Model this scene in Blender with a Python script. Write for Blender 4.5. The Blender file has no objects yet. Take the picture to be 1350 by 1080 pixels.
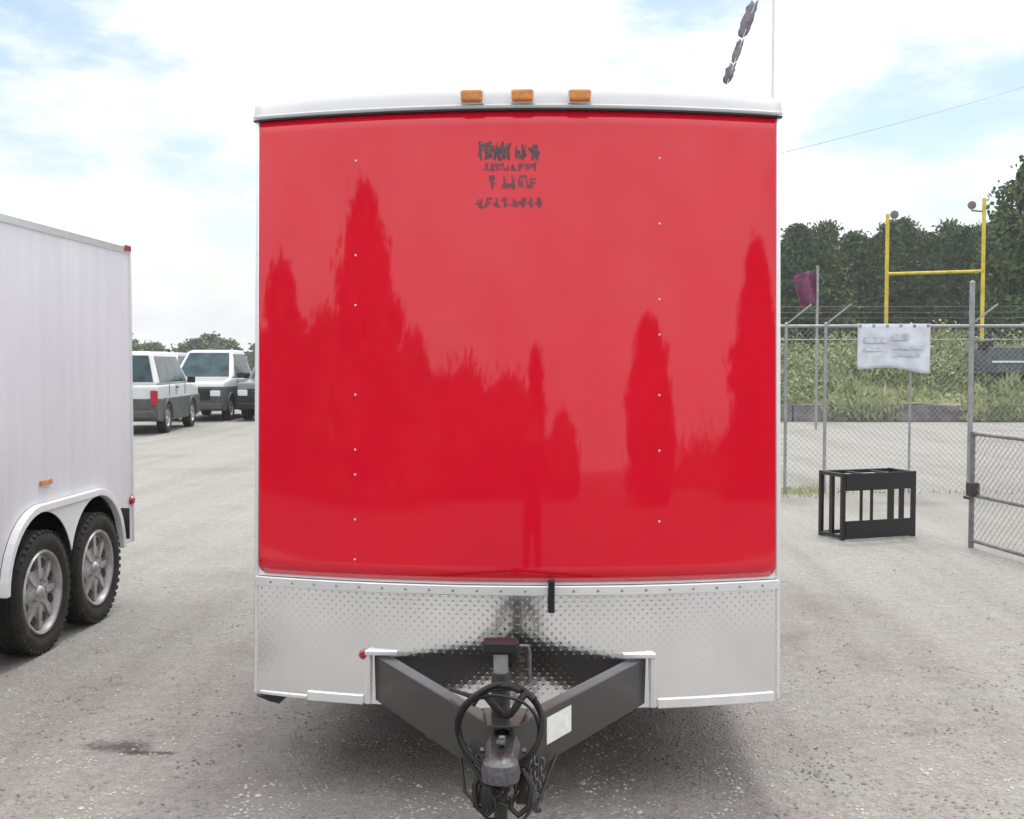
import bpy, bmesh, math, random
from mathutils import Vector, Matrix, noise as mnoise
R = math.radians
random.seed(7)
sc = bpy.context.scene
C = sc.collection

# ------------------------------------------------------------------ camera
EYE = 1.75
F = 1500.0 / 1350.0
cam_d = bpy.data.cameras.new('camera'); cam = bpy.data.objects.new('camera', cam_d); C.objects.link(cam)
cam_d.sensor_width = 36; cam_d.lens = 36 * F; cam_d.clip_start = 0.05; cam_d.clip_end = 3000
PITCH, YAW = R(2.37), R(2.25)
cam.location = (0, 0, EYE); cam.rotation_euler = (R(90) - PITCH, 0, YAW)
sc.camera = cam
MROT = cam.rotation_euler.to_matrix()
def ray(px, py):                       # design pixel (1350 x 1080) to a world direction
    return MROT @ Vector(((px - 675) / 1500, (540 - py) / 1500, -1))
def at(px, py, Y):                     # the point at that pixel lying at depth Y
    d = ray(px, py); return Vector((0, 0, EYE)) + d * (Y / d.y)
def ground_at(px, py, z=0):
    d = ray(px, py); return Vector((0, 0, EYE)) + d * ((z - EYE) / d.z)

# ------------------------------------------------------------------ sky and sun
w = bpy.data.worlds.new('World'); sc.world = w; w.use_nodes = True
nt = w.node_tree; nt.nodes.clear()
SUN_EL, SUN_AZ = 60, 12                # sun high behind the red trailer; azimuth from +Y towards +X
def N(t, typ, **kw):
    n = t.nodes.new(typ)
    for k, v in kw.items():
        if k in n.inputs.keys(): n.inputs[k].default_value = v
        else: setattr(n, k, v)
    return n
out = N(nt, 'ShaderNodeOutputWorld'); add = N(nt, 'ShaderNodeMixShader')
sky = N(nt, 'ShaderNodeTexSky', sky_type='NISHITA', sun_disc=False, sun_elevation=R(SUN_EL), sun_rotation=R(SUN_AZ), dust_density=0.6, air_density=1.3)
bg1 = N(nt, 'ShaderNodeBackground', Strength=0.135)
nt.links.new(sky.outputs[0], bg1.inputs[0])
bg2 = N(nt, 'ShaderNodeBackground', Color=(0.975, 0.985, 1.0, 1), Strength=1.12)
tc = N(nt, 'ShaderNodeTexCoord')
sep = N(nt, 'ShaderNodeSeparateXYZ'); nt.links.new(tc.outputs['Generated'], sep.inputs[0])     # an overcast sky is brightest overhead
el_ = N(nt, 'ShaderNodeMapRange'); el_.inputs['From Min'].default_value = 0.0; el_.inputs['From Max'].default_value = 1.0; el_.inputs['To Min'].default_value = 0.98; el_.inputs['To Max'].default_value = 2.3
nt.links.new(sep.outputs['Z'], el_.inputs['Value'])
mp = N(nt, 'ShaderNodeMapping'); mp.inputs['Scale'].default_value = (1, 1, 2.6); mp.inputs['Location'].default_value = (0.25, 1.3, 0.2)
nz = N(nt, 'ShaderNodeTexNoise', Scale=2.1, Detail=7.0, Roughness=0.55)
nt.links.new(tc.outputs['Generated'], mp.inputs[0]); nt.links.new(mp.outputs[0], nz.inputs['Vector'])
def patch(px, py, rad):                # a gap in the clouds round a direction of the sky
    d = ray(px, py).normalized()
    dt = N(nt, 'ShaderNodeVectorMath', operation='DOT_PRODUCT'); dt.inputs[1].default_value = d
    nt.links.new(tc.outputs['Generated'], dt.inputs[0])
    m = N(nt, 'ShaderNodeMapRange', interpolation_type='SMOOTHSTEP'); m.inputs['From Min'].default_value = math.cos(R(rad)); m.inputs['From Max'].default_value = 1.0
    m.inputs['To Min'].default_value = 0; m.inputs['To Max'].default_value = 0.54
    nt.links.new(dt.outputs['Value'], m.inputs['Value']); return m.outputs[0]
nzb = N(nt, 'ShaderNodeTexNoise', Scale=5.5, Detail=9.0, Roughness=0.62); nt.links.new(mp.outputs[0], nzb.inputs['Vector'])
amp = N(nt, 'ShaderNodeMath', operation='MULTIPLY_ADD'); amp.inputs[1].default_value = 1.3; nt.links.new(nzb.outputs['Fac'], amp.inputs[0])
am2 = N(nt, 'ShaderNodeMath', operation='ADD'); am2.inputs[1].default_value = -0.60; nt.links.new(nz.outputs['Fac'], am2.inputs[0]); nt.links.new(am2.outputs[0], amp.inputs[2])
acc = amp.outputs[0]
cg = N(nt, 'ShaderNodeMapRange'); cg.inputs['From Min'].default_value = 0.32; cg.inputs['From Max'].default_value = 0.62; cg.inputs['To Min'].default_value = 0.82; cg.inputs['To Max'].default_value = 1.06
nt.links.new(nzb.outputs['Fac'], cg.inputs['Value']); cm_ = N(nt, 'ShaderNodeMath', operation='MULTIPLY'); nt.links.new(cg.outputs[0], cm_.inputs[0]); nt.links.new(el_.outputs[0], cm_.inputs[1]); nt.links.new(cm_.outputs[0], bg2.inputs['Strength'])
for args in ((70, 80, 9), (1250, 200, 10), (330, 290, 6), (880, 40, 7)):
    a = N(nt, 'ShaderNodeMath', operation='SUBTRACT'); nt.links.new(acc, a.inputs[0]); nt.links.new(patch(*args), a.inputs[1]); acc = a.outputs[0]
cr = N(nt, 'ShaderNodeMapRange', interpolation_type='SMOOTHSTEP'); cr.inputs['From Min'].default_value = -0.15; cr.inputs['From Max'].default_value = 0.38; cr.inputs['To Min'].default_value = 0.08
nt.links.new(acc, cr.inputs['Value'])
nt.links.new(cr.outputs[0], add.inputs[0]); nt.links.new(bg1.outputs[0], add.inputs[1]); nt.links.new(bg2.outputs[0], add.inputs[2]); nt.links.new(add.outputs[0], out.inputs[0])
sun_d = bpy.data.lights.new('sun', 'SUN'); sun_d.energy = 1.9; sun_d.angle = R(12); sun_d.color = (1, 0.96, 0.9)
sun = bpy.data.objects.new('sun', sun_d); C.objects.link(sun)
sd = Vector((math.sin(R(SUN_AZ)) * math.cos(R(SUN_EL)), math.cos(R(SUN_AZ)) * math.cos(R(SUN_EL)), math.sin(R(SUN_EL))))
sun.rotation_euler = sd.to_track_quat('Z', 'Y').to_euler(); sun.location = (0, 0, 30)
sc.view_settings.view_transform = 'Standard'; sc.view_settings.look = 'None'
sc.view_settings.exposure = 0.03; sc.view_settings.gamma = 1

# ------------------------------------------------------------------ materials
def mat(name, col, rough=0.6, metal=0.0, var=0.0, vscale=6.0, bump=0.0, bscale=40.0, coat=0.0, spec=0.5, trans=0.0, sub=None, var_col=None, detail=6.0, emis=None):
    m = bpy.data.materials.new(name); m.use_nodes = True; t = m.node_tree; p = t.nodes['Principled BSDF']
    p.inputs['Base Color'].default_value = (*col, 1); p.inputs['Roughness'].default_value = rough; p.inputs['Metallic'].default_value = metal
    p.inputs['Specular IOR Level'].default_value = spec
    p.inputs['Coat Weight'].default_value = coat; p.inputs['Coat Roughness'].default_value = 0.03
    p.inputs['Transmission Weight'].default_value = trans
    tcx = t.nodes.new('ShaderNodeTexCoord')
    if var or var_col:
        n = N(t, 'ShaderNodeTexNoise', Scale=vscale, Detail=detail, Roughness=0.6); t.links.new(tcx.outputs['Object'], n.inputs['Vector'])
        r = t.nodes.new('ShaderNodeValToRGB'); c2 = var_col or tuple(c * (1 - var) for c in col)
        r.color_ramp.elements[0].position = 0.35; r.color_ramp.elements[1].position = 0.65
        r.color_ramp.elements[0].color = (*c2, 1); r.color_ramp.elements[1].color = (*tuple(min(1, c * (1 + var * 0.5)) for c in col), 1)
        t.links.new(n.outputs['Fac'], r.inputs[0]); t.links.new(r.outputs[0], p.inputs['Base Color'])
        rr = N(t, 'ShaderNodeMapRange'); rr.inputs['To Min'].default_value = min(1, rough * 1.25); rr.inputs['To Max'].default_value = rough * 0.85
        t.links.new(n.outputs['Fac'], rr.inputs['Value']); t.links.new(rr.outputs[0], p.inputs['Roughness'])
    if bump:
        n = N(t, 'ShaderNodeTexNoise', Scale=bscale, Detail=4.0); t.links.new(tcx.outputs['Object'], n.inputs['Vector'])
        b = N(t, 'ShaderNodeBump', Strength=bump, Distance=0.01); t.links.new(n.outputs['Fac'], b.inputs['Height']); t.links.new(b.outputs[0], p.inputs['Normal'])
    return m

M = {}
M['red'] = mat('red_gelcoat', (0.70, 0.005, 0.025), 0.35, coat=1.0, var=0.05, vscale=1.5, bump=0.015, bscale=1.6, spec=0.0)
_p = M['red'].node_tree.nodes['Principled BSDF']; _p.inputs['Coat IOR'].default_value = 1.62; _p.inputs['Coat Roughness'].default_value = 0.035
M['white_paint'] = mat('white_paint', (0.78, 0.78, 0.79), 0.35, var=0.05, vscale=3)
M['lav_wall'] = mat('white_aluminium_skin', (0.71, 0.69, 0.745), 0.38, var=0.05, vscale=1.2, bump=0.03, bscale=2.0)
M['alu'] = mat('polished_aluminium', (0.92, 0.945, 0.96), 0.12, metal=1.0, var=0.03, vscale=5, bump=0.02, bscale=3.0)
def tread(m):
    'fine raised tread bars in two crossing directions'
    t = m.node_tree; p = t.nodes['Principled BSDF']; tcx = t.nodes.new('ShaderNodeTexCoord'); prev = p.inputs['Normal'].links[0].from_socket
    ws = []
    for sx_ in (1, -1):
        mpp = N(t, 'ShaderNodeMapping'); mpp.inputs['Rotation'].default_value = (0, R(45 * sx_), 0); t.links.new(tcx.outputs['Object'], mpp.inputs[0])
        wv = N(t, 'ShaderNodeTexWave', Scale=13.0, Distortion=0.0); wv.bands_direction = 'X'; t.links.new(mpp.outputs[0], wv.inputs['Vector'])
        ws.append(wv.outputs['Fac'])
    mu = N(t, 'ShaderNodeMath', operation='MULTIPLY'); t.links.new(ws[0], mu.inputs[0]); t.links.new(ws[1], mu.inputs[1])
    pw = N(t, 'ShaderNodeMath', operation='POWER'); pw.inputs[1].default_value = 3.0; t.links.new(mu.outputs[0], pw.inputs[0])
    bb = N(t, 'ShaderNodeBump', Strength=0.15, Distance=0.002); t.links.new(pw.outputs[0], bb.inputs['Height']); t.links.new(prev, bb.inputs['Normal']); t.links.new(bb.outputs[0], p.inputs['Normal'])
tread(M['alu'])
def streaks(m, amt=.045):
    'faint vertical run marks'
    t = m.node_tree; p = t.nodes['Principled BSDF']; prev = p.inputs['Base Color'].links[0].from_socket; tcx = t.nodes.new('ShaderNodeTexCoord')
    mpp = N(t, 'ShaderNodeMapping'); mpp.inputs['Scale'].default_value = (9, 9, .5); t.links.new(tcx.outputs['Object'], mpp.inputs[0])
    n = N(t, 'ShaderNodeTexNoise', Scale=1.0, Detail=6.0); t.links.new(mpp.outputs[0], n.inputs['Vector'])
    r = t.nodes.new('ShaderNodeValToRGB'); r.color_ramp.elements[0].position = .38; r.color_ramp.elements[0].color = (1 - amt, 1 - amt, 1 - amt * 1.15, 1); r.color_ramp.elements[1].position = .58; r.color_ramp.elements[1].color = (1, 1, 1, 1)
    t.links.new(n.outputs['Fac'], r.inputs[0]); x = N(t, 'ShaderNodeMix', data_type='RGBA', blend_type='MULTIPLY'); x.inputs[0].default_value = 1
    t.links.new(prev, x.inputs[6]); t.links.new(r.outputs[0], x.inputs[7]); t.links.new(x.outputs[2], p.inputs['Base Color'])
streaks(M['lav_wall'])
M['alu_trim'] = mat('aluminium_trim', (0.86, 0.87, 0.89), 0.32, metal=0.7, var=0.06, vscale=9)
M['cove'] = mat('white_roof_cove', (0.68, 0.69, 0.71), 0.35, var=0.04, vscale=4)
M['roof'] = mat('galvalume_roof', (0.6, 0.61, 0.62), 0.4, metal=0.6, var=0.1)
M['cardark'] = mat('dark_grey_car_paint', (0.10, 0.105, 0.11), 0.3, coat=0.7, var=0.1)
M['black_steel'] = mat('black_frame_paint', (0.026, 0.026, 0.028), 0.36, var=0.4, vscale=7, bump=0.08, bscale=60, var_col=(0.040, 0.032, 0.028), coat=0.1)
M['black'] = mat('black_plastic', (0.009, 0.009, 0.010), 0.45, var=0.3)
M['rubber'] = mat('tyre_rubber', (0.022, 0.021, 0.02), 0.8, var=0.4, vscale=9, bump=0.3, bscale=70)
M['rim'] = mat('silver_wheel_paint', (0.46, 0.45, 0.46), 0.35, metal=0.55, var=0.35, vscale=10)
M['chain'] = mat('zinc_chain', (0.17, 0.17, 0.18), 0.42, metal=0.85, var=0.3, vscale=60)
M['galv'] = mat('galvanised_steel', (0.33, 0.34, 0.35), 0.5, metal=0.55, var=0.2, vscale=8)
M['amber'] = mat('amber_lens', (0.62, 0.22, 0.035), 0.25, coat=0.5, var=0.25, vscale=40)
M['redlens'] = mat('red_lens', (0.35, 0.01, 0.02), 0.2, coat=0.5)
M['clearlens'] = mat('clear_lens', (0.7, 0.72, 0.74), 0.12, coat=0.6)
M['label'] = mat('white_label', (0.78, 0.80, 0.76), 0.5, var=0.12, vscale=30)
M['decal'] = mat('dark_decal_ink', (0.19, 0.02, 0.04), 0.4, var=0.4, vscale=25, coat=0.5)
M['decal_dark'] = mat('darker_decal_ink', (0.06, 0.03, 0.045), 0.4, var=0.5, vscale=25, coat=0.5)
M['glass'] = mat('dark_car_glass', (0.03, 0.065, 0.08), 0.12, var=0.7, vscale=2.2, spec=0.28)
M['carwhite'] = mat('white_car_paint', (0.62, 0.645, 0.655), 0.28, coat=0.7, var=0.05)
M['carsilver'] = mat('silver_car_paint', (0.42, 0.44, 0.47), 0.3, metal=0.5, coat=0.7, var=0.08)
M['cargrey'] = mat('grey_lower_cladding', (0.07, 0.075, 0.075), 0.5, var=0.3)
M['chrome'] = mat('chrome', (0.7, 0.7, 0.72), 0.12, metal=1.0)
M['yellow'] = mat('yellow_post_paint', (0.62, 0.47, 0.03), 0.45, var=0.25, vscale=3)
M['lampbrown'] = mat('brown_lamp_housing', (0.17, 0.12, 0.12), 0.5, var=0.2)
M['purple'] = mat('faded_purple_cloth', (0.16, 0.045, 0.11), 0.85, var=0.4, vscale=5)
M['pennant'] = mat('dark_grey_cloth', (0.20, 0.18, 0.21), 0.9, var=0.4, vscale=8)
M['bark'] = mat('pine_bark', (0.09, 0.06, 0.045), 0.9, var=0.4, vscale=8, bump=0.5, bscale=20)
M['concrete'] = mat('old_dark_concrete', (0.20, 0.185, 0.20), 0.9, var=0.5, vscale=1.5, bump=0.4, bscale=12)
M['bluegrey'] = mat('dull_blue_grey_paint', (0.09, 0.115, 0.14), 0.5, var=0.3)
M['fadedprint'] = mat('faded_print', (0.34, 0.37, 0.42), 0.8, vscale=14, var=0.05, var_col=(0.62, 0.65, 0.70), detail=9)
M['skin'] = mat('skin', (0.42, 0.22, 0.15), 0.5)
M['navy'] = mat('dark_navy_cloth', (0.012, 0.014, 0.025), 0.9, var=0.4, vscale=20, bump=0.3)
M['hair'] = mat('dark_brown_hair', (0.02, 0.013, 0.009), 0.7, var=0.5, vscale=60, bump=0.5)
M['banner'] = mat('weathered_white_banner', (0.68, 0.72, 0.80), 0.7, vscale=5, var=0.03, var_col=(0.50, 0.53, 0.60), detail=9)

def leafmat(name, col, col2):
    m = bpy.data.materials.new(name); m.use_nodes = True; t = m.node_tree; p = t.nodes['Principled BSDF']
    tcx = t.nodes.new('ShaderNodeTexCoord'); n = N(t, 'ShaderNodeTexNoise', Scale=0.9, Detail=8.0, Roughness=0.7); t.links.new(tcx.outputs['Object'], n.inputs['Vector'])
    oi = t.nodes.new('ShaderNodeObjectInfo'); ad = N(t, 'ShaderNodeMath', operation='MULTIPLY_ADD'); ad.inputs[1].default_value = 0.25; t.links.new(oi.outputs['Random'], ad.inputs[0]); t.links.new(n.outputs['Fac'], ad.inputs[2])
    r = t.nodes.new('ShaderNodeValToRGB'); r.color_ramp.elements[0].position = 0.42; r.color_ramp.elements[1].position = 0.8
    r.color_ramp.elements[0].color = (*col, 1); r.color_ramp.elements[1].color = (*col2, 1)
    t.links.new(ad.outputs[0], r.inputs[0]); t.links.new(r.outputs[0], p.inputs['Base Color']); p.inputs['Roughness'].default_value = 0.75
    p.inputs['Specular IOR Level'].default_value = 0.25
    return m
M['pine'] = leafmat('pine_needles', (0.030, 0.058, 0.025), (0.095, 0.14, 0.055))
M['leaf'] = leafmat('broad_leaves', (0.06, 0.095, 0.04), (0.13, 0.17, 0.085))
M['weed'] = leafmat('weeds', (0.14, 0.20, 0.085), (0.42, 0.43, 0.23))
M['darkpipe'] = mat('weathered_grey_pipe', (0.20, 0.20, 0.20), 0.6, metal=0.3, var=0.3)

def ground_material():
    m = bpy.data.materials.new('gravel_lot'); m.use_nodes = True; t = m.node_tree; p = t.nodes['Principled BSDF']
    g = t.nodes.new('ShaderNodeNewGeometry'); pos = g.outputs['Position']
    def noi(s, d=6.0, ro=0.6, vec=None):
        n = N(t, 'ShaderNodeTexNoise', Scale=s, Detail=d, Roughness=ro); t.links.new(vec or pos, n.inputs['Vector']); return n.outputs['Fac']
    def ramp(f, stops):
        r = t.nodes.new('ShaderNodeValToRGB'); e = r.color_ramp.elements
        e[0].position, e[0].color = stops[0][0], (*stops[0][1], 1); e[1].position, e[1].color = stops[-1][0], (*stops[-1][1], 1)
        for q, c in stops[1:-1]: x = e.new(q); x.color = (*c, 1)
        t.links.new(f, r.inputs[0]); return r.outputs[0]
    def mix(f, a, b, mode='MIX'):
        x = N(t, 'ShaderNodeMix', data_type='RGBA', blend_type=mode)
        if isinstance(f, float): x.inputs[0].default_value = f
        else: t.links.new(f, x.inputs[0])
        t.links.new(a, x.inputs[6]); t.links.new(b, x.inputs[7]); return x.outputs[2]
    # darker grey ground near, paler ground beyond
    near = ramp(noi(0.9, 8.0, 0.68), [(0.32, (0.195, 0.178, 0.172)), (0.46, (0.255, 0.236, 0.228)), (0.56, (0.262, 0.252, 0.240)), (0.68, (0.305, 0.296, 0.28))])
    far = ramp(noi(0.45), [(0.3, (0.235, 0.228, 0.212)), (0.5, (0.285, 0.28, 0.262)), (0.75, (0.27, 0.258, 0.25))])
    sx = t.nodes.new('ShaderNodeSeparateXYZ'); t.links.new(pos, sx.inputs[0])
    yy = N(t, 'ShaderNodeMath', operation='MULTIPLY_ADD'); yy.inputs[1].default_value = 3.5; t.links.new(noi(0.5, 5.0), yy.inputs[0]); t.links.new(sx.outputs['Y'], yy.inputs[2])
    mr = N(t, 'ShaderNodeMapRange', interpolation_type='SMOOTHSTEP'); mr.inputs['From Min'].default_value = 6.0; mr.inputs['From Max'].default_value = 13.5; t.links.new(yy.outputs[0], mr.inputs['Value'])
    mr2 = N(t, 'ShaderNodeMapRange', interpolation_type='SMOOTHSTEP'); mr2.inputs['From Min'].default_value = 3.0; mr2.inputs['From Max'].default_value = 0.5; t.links.new(yy.outputs[0], mr2.inputs['Value'])
    mx = N(t, 'ShaderNodeMath', operation='MAXIMUM'); t.links.new(mr.outputs[0], mx.inputs[0]); t.links.new(mr2.outputs[0], mx.inputs[1])
    col = mix(mx.outputs[0], near, far)
    dark_ground = ramp(noi(1.3), [(0.3, (0.07, 0.07, 0.07)), (0.7, (0.11, 0.108, 0.105))])      # dark ground added out of view to dim the red panel's reflection
    mr3 = N(t, 'ShaderNodeMapRange', interpolation_type='SMOOTHSTEP'); mr3.inputs['From Min'].default_value = -1.2; mr3.inputs['From Max'].default_value = -2.2; t.links.new(yy.outputs[0], mr3.inputs['Value'])
    col = mix(mr3.outputs[0], col, dark_ground)
    mpt = N(t, 'ShaderNodeMapping'); mpt.inputs['Scale'].default_value = (2.2, 0.10, 1); mpt.inputs['Rotation'].default_value = (0, 0, R(7)); t.links.new(pos, mpt.inputs[0])
    col = mix(0.55, col, ramp(noi(1.0, 5.0, 0.55, mpt.outputs[0]), [(0.36, (0.40, 0.395, 0.39)), (0.5, (0.5, 0.5, 0.5)), (0.66, (0.56, 0.56, 0.56))]), 'OVERLAY')
    # stones: small cells, light and dark
    v = N(t, 'ShaderNodeTexVoronoi', Scale=75.0); t.links.new(pos, v.inputs['Vector'])
    bw = t.nodes.new('ShaderNodeSeparateColor'); t.links.new(v.outputs['Color'], bw.inputs[0])
    col = mix(0.28, col, ramp(bw.outputs[0], [(0.0, (0.30, 0.29, 0.28)), (0.5, (0.52, 0.51, 0.50)), (1.0, (0.78, 0.76, 0.74))]), 'OVERLAY')
    col = mix(0.5, col, ramp(noi(14, 8.0, 0.75), [(0.3, (0.33, 0.32, 0.32)), (0.7, (0.68, 0.67, 0.66))]), 'OVERLAY')
    # oil stains and a ragged dark scar on the left
    def stain(px, py, rx, ry, colr, amt, gz=0.0, seed=0.0):
        nonlocal col
        c = ground_at(px, py, gz)
        su = N(t, 'ShaderNodeVectorMath', operation='SUBTRACT'); t.links.new(pos, su.inputs[0]); su.inputs[1].default_value = (c.x, c.y, 0)
        nn = N(t, 'ShaderNodeTexNoise', Scale=6.0, Detail=6.0, Roughness=0.7); t.links.new(pos, nn.inputs['Vector'])
        di = N(t, 'ShaderNodeVectorMath', operation='DIVIDE'); t.links.new(su.outputs[0], di.inputs[0]); di.inputs[1].default_value = (rx, ry, 1)
        le = N(t, 'ShaderNodeVectorMath', operation='LENGTH'); t.links.new(di.outputs[0], le.inputs[0])
        s2 = N(t, 'ShaderNodeMath', operation='MULTIPLY_ADD'); t.links.new(nn.outputs['Fac'], s2.inputs[0]); s2.inputs[1].default_value = 2.6; t.links.new(le.outputs['Value'], s2.inputs[2])
        mm = N(t, 'ShaderNodeMapRange', interpolation_type='SMOOTHSTEP'); mm.inputs['From Min'].default_value = 2.3; mm.inputs['From Max'].default_value = 1.5; mm.inputs['To Max'].default_value = amt
        t.links.new(s2.outputs[0], mm.inputs['Value'])
        rgb = t.nodes.new('ShaderNodeRGB'); rgb.outputs[0].default_value = (*colr, 1)
        col = mix(mm.outputs[0], col, rgb.outputs[0])
    stain(165, 985, 0.20, 0.11, (0.05, 0.045, 0.045), 0.85)
    stain(205, 993, 0.16, 0.04, (0.04, 0.035, 0.035), 0.8)
    stain(1060, 648, 0.7, 0.5, (0.26, 0.25, 0.11), 0.6)
    stain(1240, 560, 2.5, 1.0, (0.30, 0.27, 0.25), 0.5)
    t.links.new(col, p.inputs['Base Color']); p.inputs['Roughness'].default_value = 0.85; p.inputs['Specular IOR Level'].default_value = 0.3
    b1 = N(t, 'ShaderNodeBump', Strength=0.5, Distance=0.012); t.links.new(v.outputs['Distance'], b1.inputs['Height'])
    b2 = N(t, 'ShaderNodeBump', Strength=0.6, Distance=0.03); t.links.new(noi(5, 8.0, 0.7), b2.inputs['Height']); t.links.new(b1.outputs[0], b2.inputs['Normal'])
    t.links.new(b2.outputs[0], p.inputs['Normal'])
    return m
M['ground'] = ground_material()

# ------------------------------------------------------------------ mesh helpers
class MB:
    def __init__(s): s.v = []; s.f = []
    def add(s, vs, fs):
        n = len(s.v); s.v += [tuple(v) for v in vs]; s.f += [tuple(i + n for i in f) for f in fs]; return s
    def box(s, c, d, rot=None):
        x, y, z = d[0] / 2, d[1] / 2, d[2] / 2
        vs = [Vector((a * x, b * y, e * z)) for a in (-1, 1) for b in (-1, 1) for e in (-1, 1)]
        if rot is not None: vs = [rot @ v for v in vs]
        c = Vector(c)
        return s.add([v + c for v in vs], [(0, 1, 3, 2), (4, 6, 7, 5), (0, 4, 5, 1), (2, 3, 7, 6), (0, 2, 6, 4), (1, 5, 7, 3)])
    def bar(s, a, b, wd, hh, up=(0, 0, 1)):
        a, b = Vector(a), Vector(b); d = (b - a); l = d.length; d.normalize(); u = Vector(up); sd_ = d.cross(u)
        if sd_.length < 1e-4: sd_ = d.cross(Vector((1, 0, 0)))
        sd_.normalize(); u = sd_.cross(d)
        vs = [p + sd_ * (i * wd / 2) + u * (j * hh / 2) for p in (a, b) for (i, j) in ((-1, -1), (1, -1), (1, 1), (-1, 1))]
        return s.add(vs, [(0, 1, 2, 3), (7, 6, 5, 4), (0, 4, 5, 1), (1, 5, 6, 2), (2, 6, 7, 3), (3, 7, 4, 0)])
    def tube(s, pts, r, n=10, closed=False, cap=True):
        pts = [Vector(p) for p in pts]; m = len(pts); rs = r if isinstance(r, (list, tuple)) else [r] * m
        rings = []; pu = None
        for i, p in enumerate(pts):
            if closed: d = pts[(i + 1) % m] - pts[i - 1]
            else: d = pts[min(i + 1, m - 1)] - pts[max(i - 1, 0)]
            d.normalize()
            u = pu if pu is not None else (Vector((0, 0, 1)) if abs(d.z) < 0.9 else Vector((1, 0, 0)))
            u = (u - d * u.dot(d)).normalized(); pu = u; q = d.cross(u)
            rings.append([p + (u * math.cos(2 * math.pi * k / n) + q * math.sin(2 * math.pi * k / n)) * rs[i] for k in range(n)])
        vs = [v for ring in rings for v in ring]; fs = []
        for i in range(m if closed else m - 1):
            j = (i + 1) % m
            for k in range(n): fs.append((i * n + k, i * n + (k + 1) % n, j * n + (k + 1) % n, j * n + k))
        if cap and not closed: fs += [tuple(range(n))[::-1], tuple((m - 1) * n + k for k in range(n))]
        return s.add(vs, fs)
    def lathe(s, prof, axis='X', c=(0, 0, 0), n=40):        # profile of (radius, along the axis)
        vs = []; fs = []; m = len(prof)
        for k in range(n):
            a = 2 * math.pi * k / n
            for r_, t_ in prof:
                p = (t_, r_ * math.cos(a), r_ * math.sin(a)) if axis == 'X' else ((r_ * math.cos(a), r_ * math.sin(a), t_) if axis == 'Z' else (r_ * math.cos(a), t_, r_ * math.sin(a)))
                vs.append(Vector(p) + Vector(c))
        for k in range(n):
            for i in range(m - 1):
                k2 = (k + 1) % n; fs.append((k * m + i, k * m + i + 1, k2 * m + i + 1, k2 * m + i))
        return s.add(vs, fs)
    def prism(s, poly, f0, f1):                              # polygon of 2-D points, two maps to 3-D
        n = len(poly)
        vs = [f0(*p) for p in poly] + [f1(*p) for p in poly]
        return s.add(vs, [tuple(range(n))[::-1], tuple(range(n, 2 * n))] + [(i, (i + 1) % n, n + (i + 1) % n, n + i) for i in range(n)])
    def build(s, name, m, parent=None, smooth=False, bevel=0.0, kind=None):
        me = bpy.data.meshes.new(name); me.from_pydata(s.v, [], s.f); me.materials.append(M[m] if isinstance(m, str) else m)
        bm = bmesh.new(); bm.from_mesh(me); bmesh.ops.recalc_face_normals(bm, faces=bm.faces); bm.to_mesh(me); bm.free()
        if smooth:
            me.shade_smooth()
            try: me.set_sharp_from_angle(angle=R(38))
            except Exception: pass
        o = bpy.data.objects.new(name, me); C.objects.link(o)
        if bevel:
            b = o.modifiers.new('bevel', 'BEVEL'); b.width = bevel; b.segments = 2; b.limit_method = 'ANGLE'; b.angle_limit = R(40); b.harden_normals = False
        if parent: o.parent = parent
        if kind: o['kind'] = kind
        return o
def merge(o, mb_, m):
    'adds pieces with a second material to an existing mesh (surface detail)'
    me = o.data; me.materials.append(M[m]); k_ = len(me.materials) - 1; bm = bmesh.new(); bm.from_mesh(me)
    vv = [bm.verts.new(v) for v in mb_.v]
    for f in mb_.f:
        try: fc_ = bm.faces.new([vv[q] for q in f]); fc_.material_index = k_
        except ValueError: pass
    bm.to_mesh(me); bm.free(); return o
def tag(o, label, cat, group=None):
    o['label'] = label; o['category'] = cat
    if group: o['group'] = group
    return o
def thing(name, label, cat, loc=(0, 0, 0), rz=0, group=None):
    o = bpy.data.objects.new(name, None); C.objects.link(o); o.location = loc; o.rotation_euler = (0, 0, rz); o.empty_display_size = 0.3
    return tag(o, label, cat, group)
def kids(o): return [c for c in C.objects if c.parent == o]
def dup(o, loc=None, rz=None, label=None, scale=None):
    r = o.copy(); C.objects.link(r)
    if loc is not None: r.location = loc
    if rz is not None: r.rotation_euler = (0, 0, rz)
    if scale: r.scale = scale
    if label: r['label'] = label
    for ch in kids(o):
        c = ch.copy(); C.objects.link(c); c.parent = r
        for g in kids(ch): d = g.copy(); C.objects.link(d); d.parent = c
    return r

# ------------------------------------------------------------------ ground and bank
MB().add([(-480, -480, 0), (480, -480, 0), (480, 480, 0), (-480, 480, 0)], [(0, 1, 2, 3)]).build('ground', 'ground', kind='structure')
def bank_z(x, y):
    t = min(1, max(0, (y - 34.3) / 9.0)); e = min(1, max(0, (x - 0.5) / 5))
    back = 6.5 * max(0, min(1, (y - 85) / 14))
    return (0.42 + back + 1.75 * (t * t * (3 - 2 * t))) * e + 0.16 * mnoise.noise(Vector((x * 0.25, y * 0.25, 0))) * e
b = MB(); nx, ny = 70, 50
xs = [0.5 + 89.5 * i / nx for i in range(nx + 1)]; ys = [34.3 + (9.5 * j / 30 if j <= 30 else 9.5 + 110 * ((j - 30) / 20) ** 1.6) for j in range(ny + 1)]
b.add([(x, y, bank_z(x, y) if 0 < i else -0.05) for i, x in enumerate(xs) for y in ys], [(i * (ny + 1) + j, (i + 1) * (ny + 1) + j, (i + 1) * (ny + 1) + j + 1, i * (ny + 1) + j + 1) for i in range(nx) for j in range(ny)])
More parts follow.
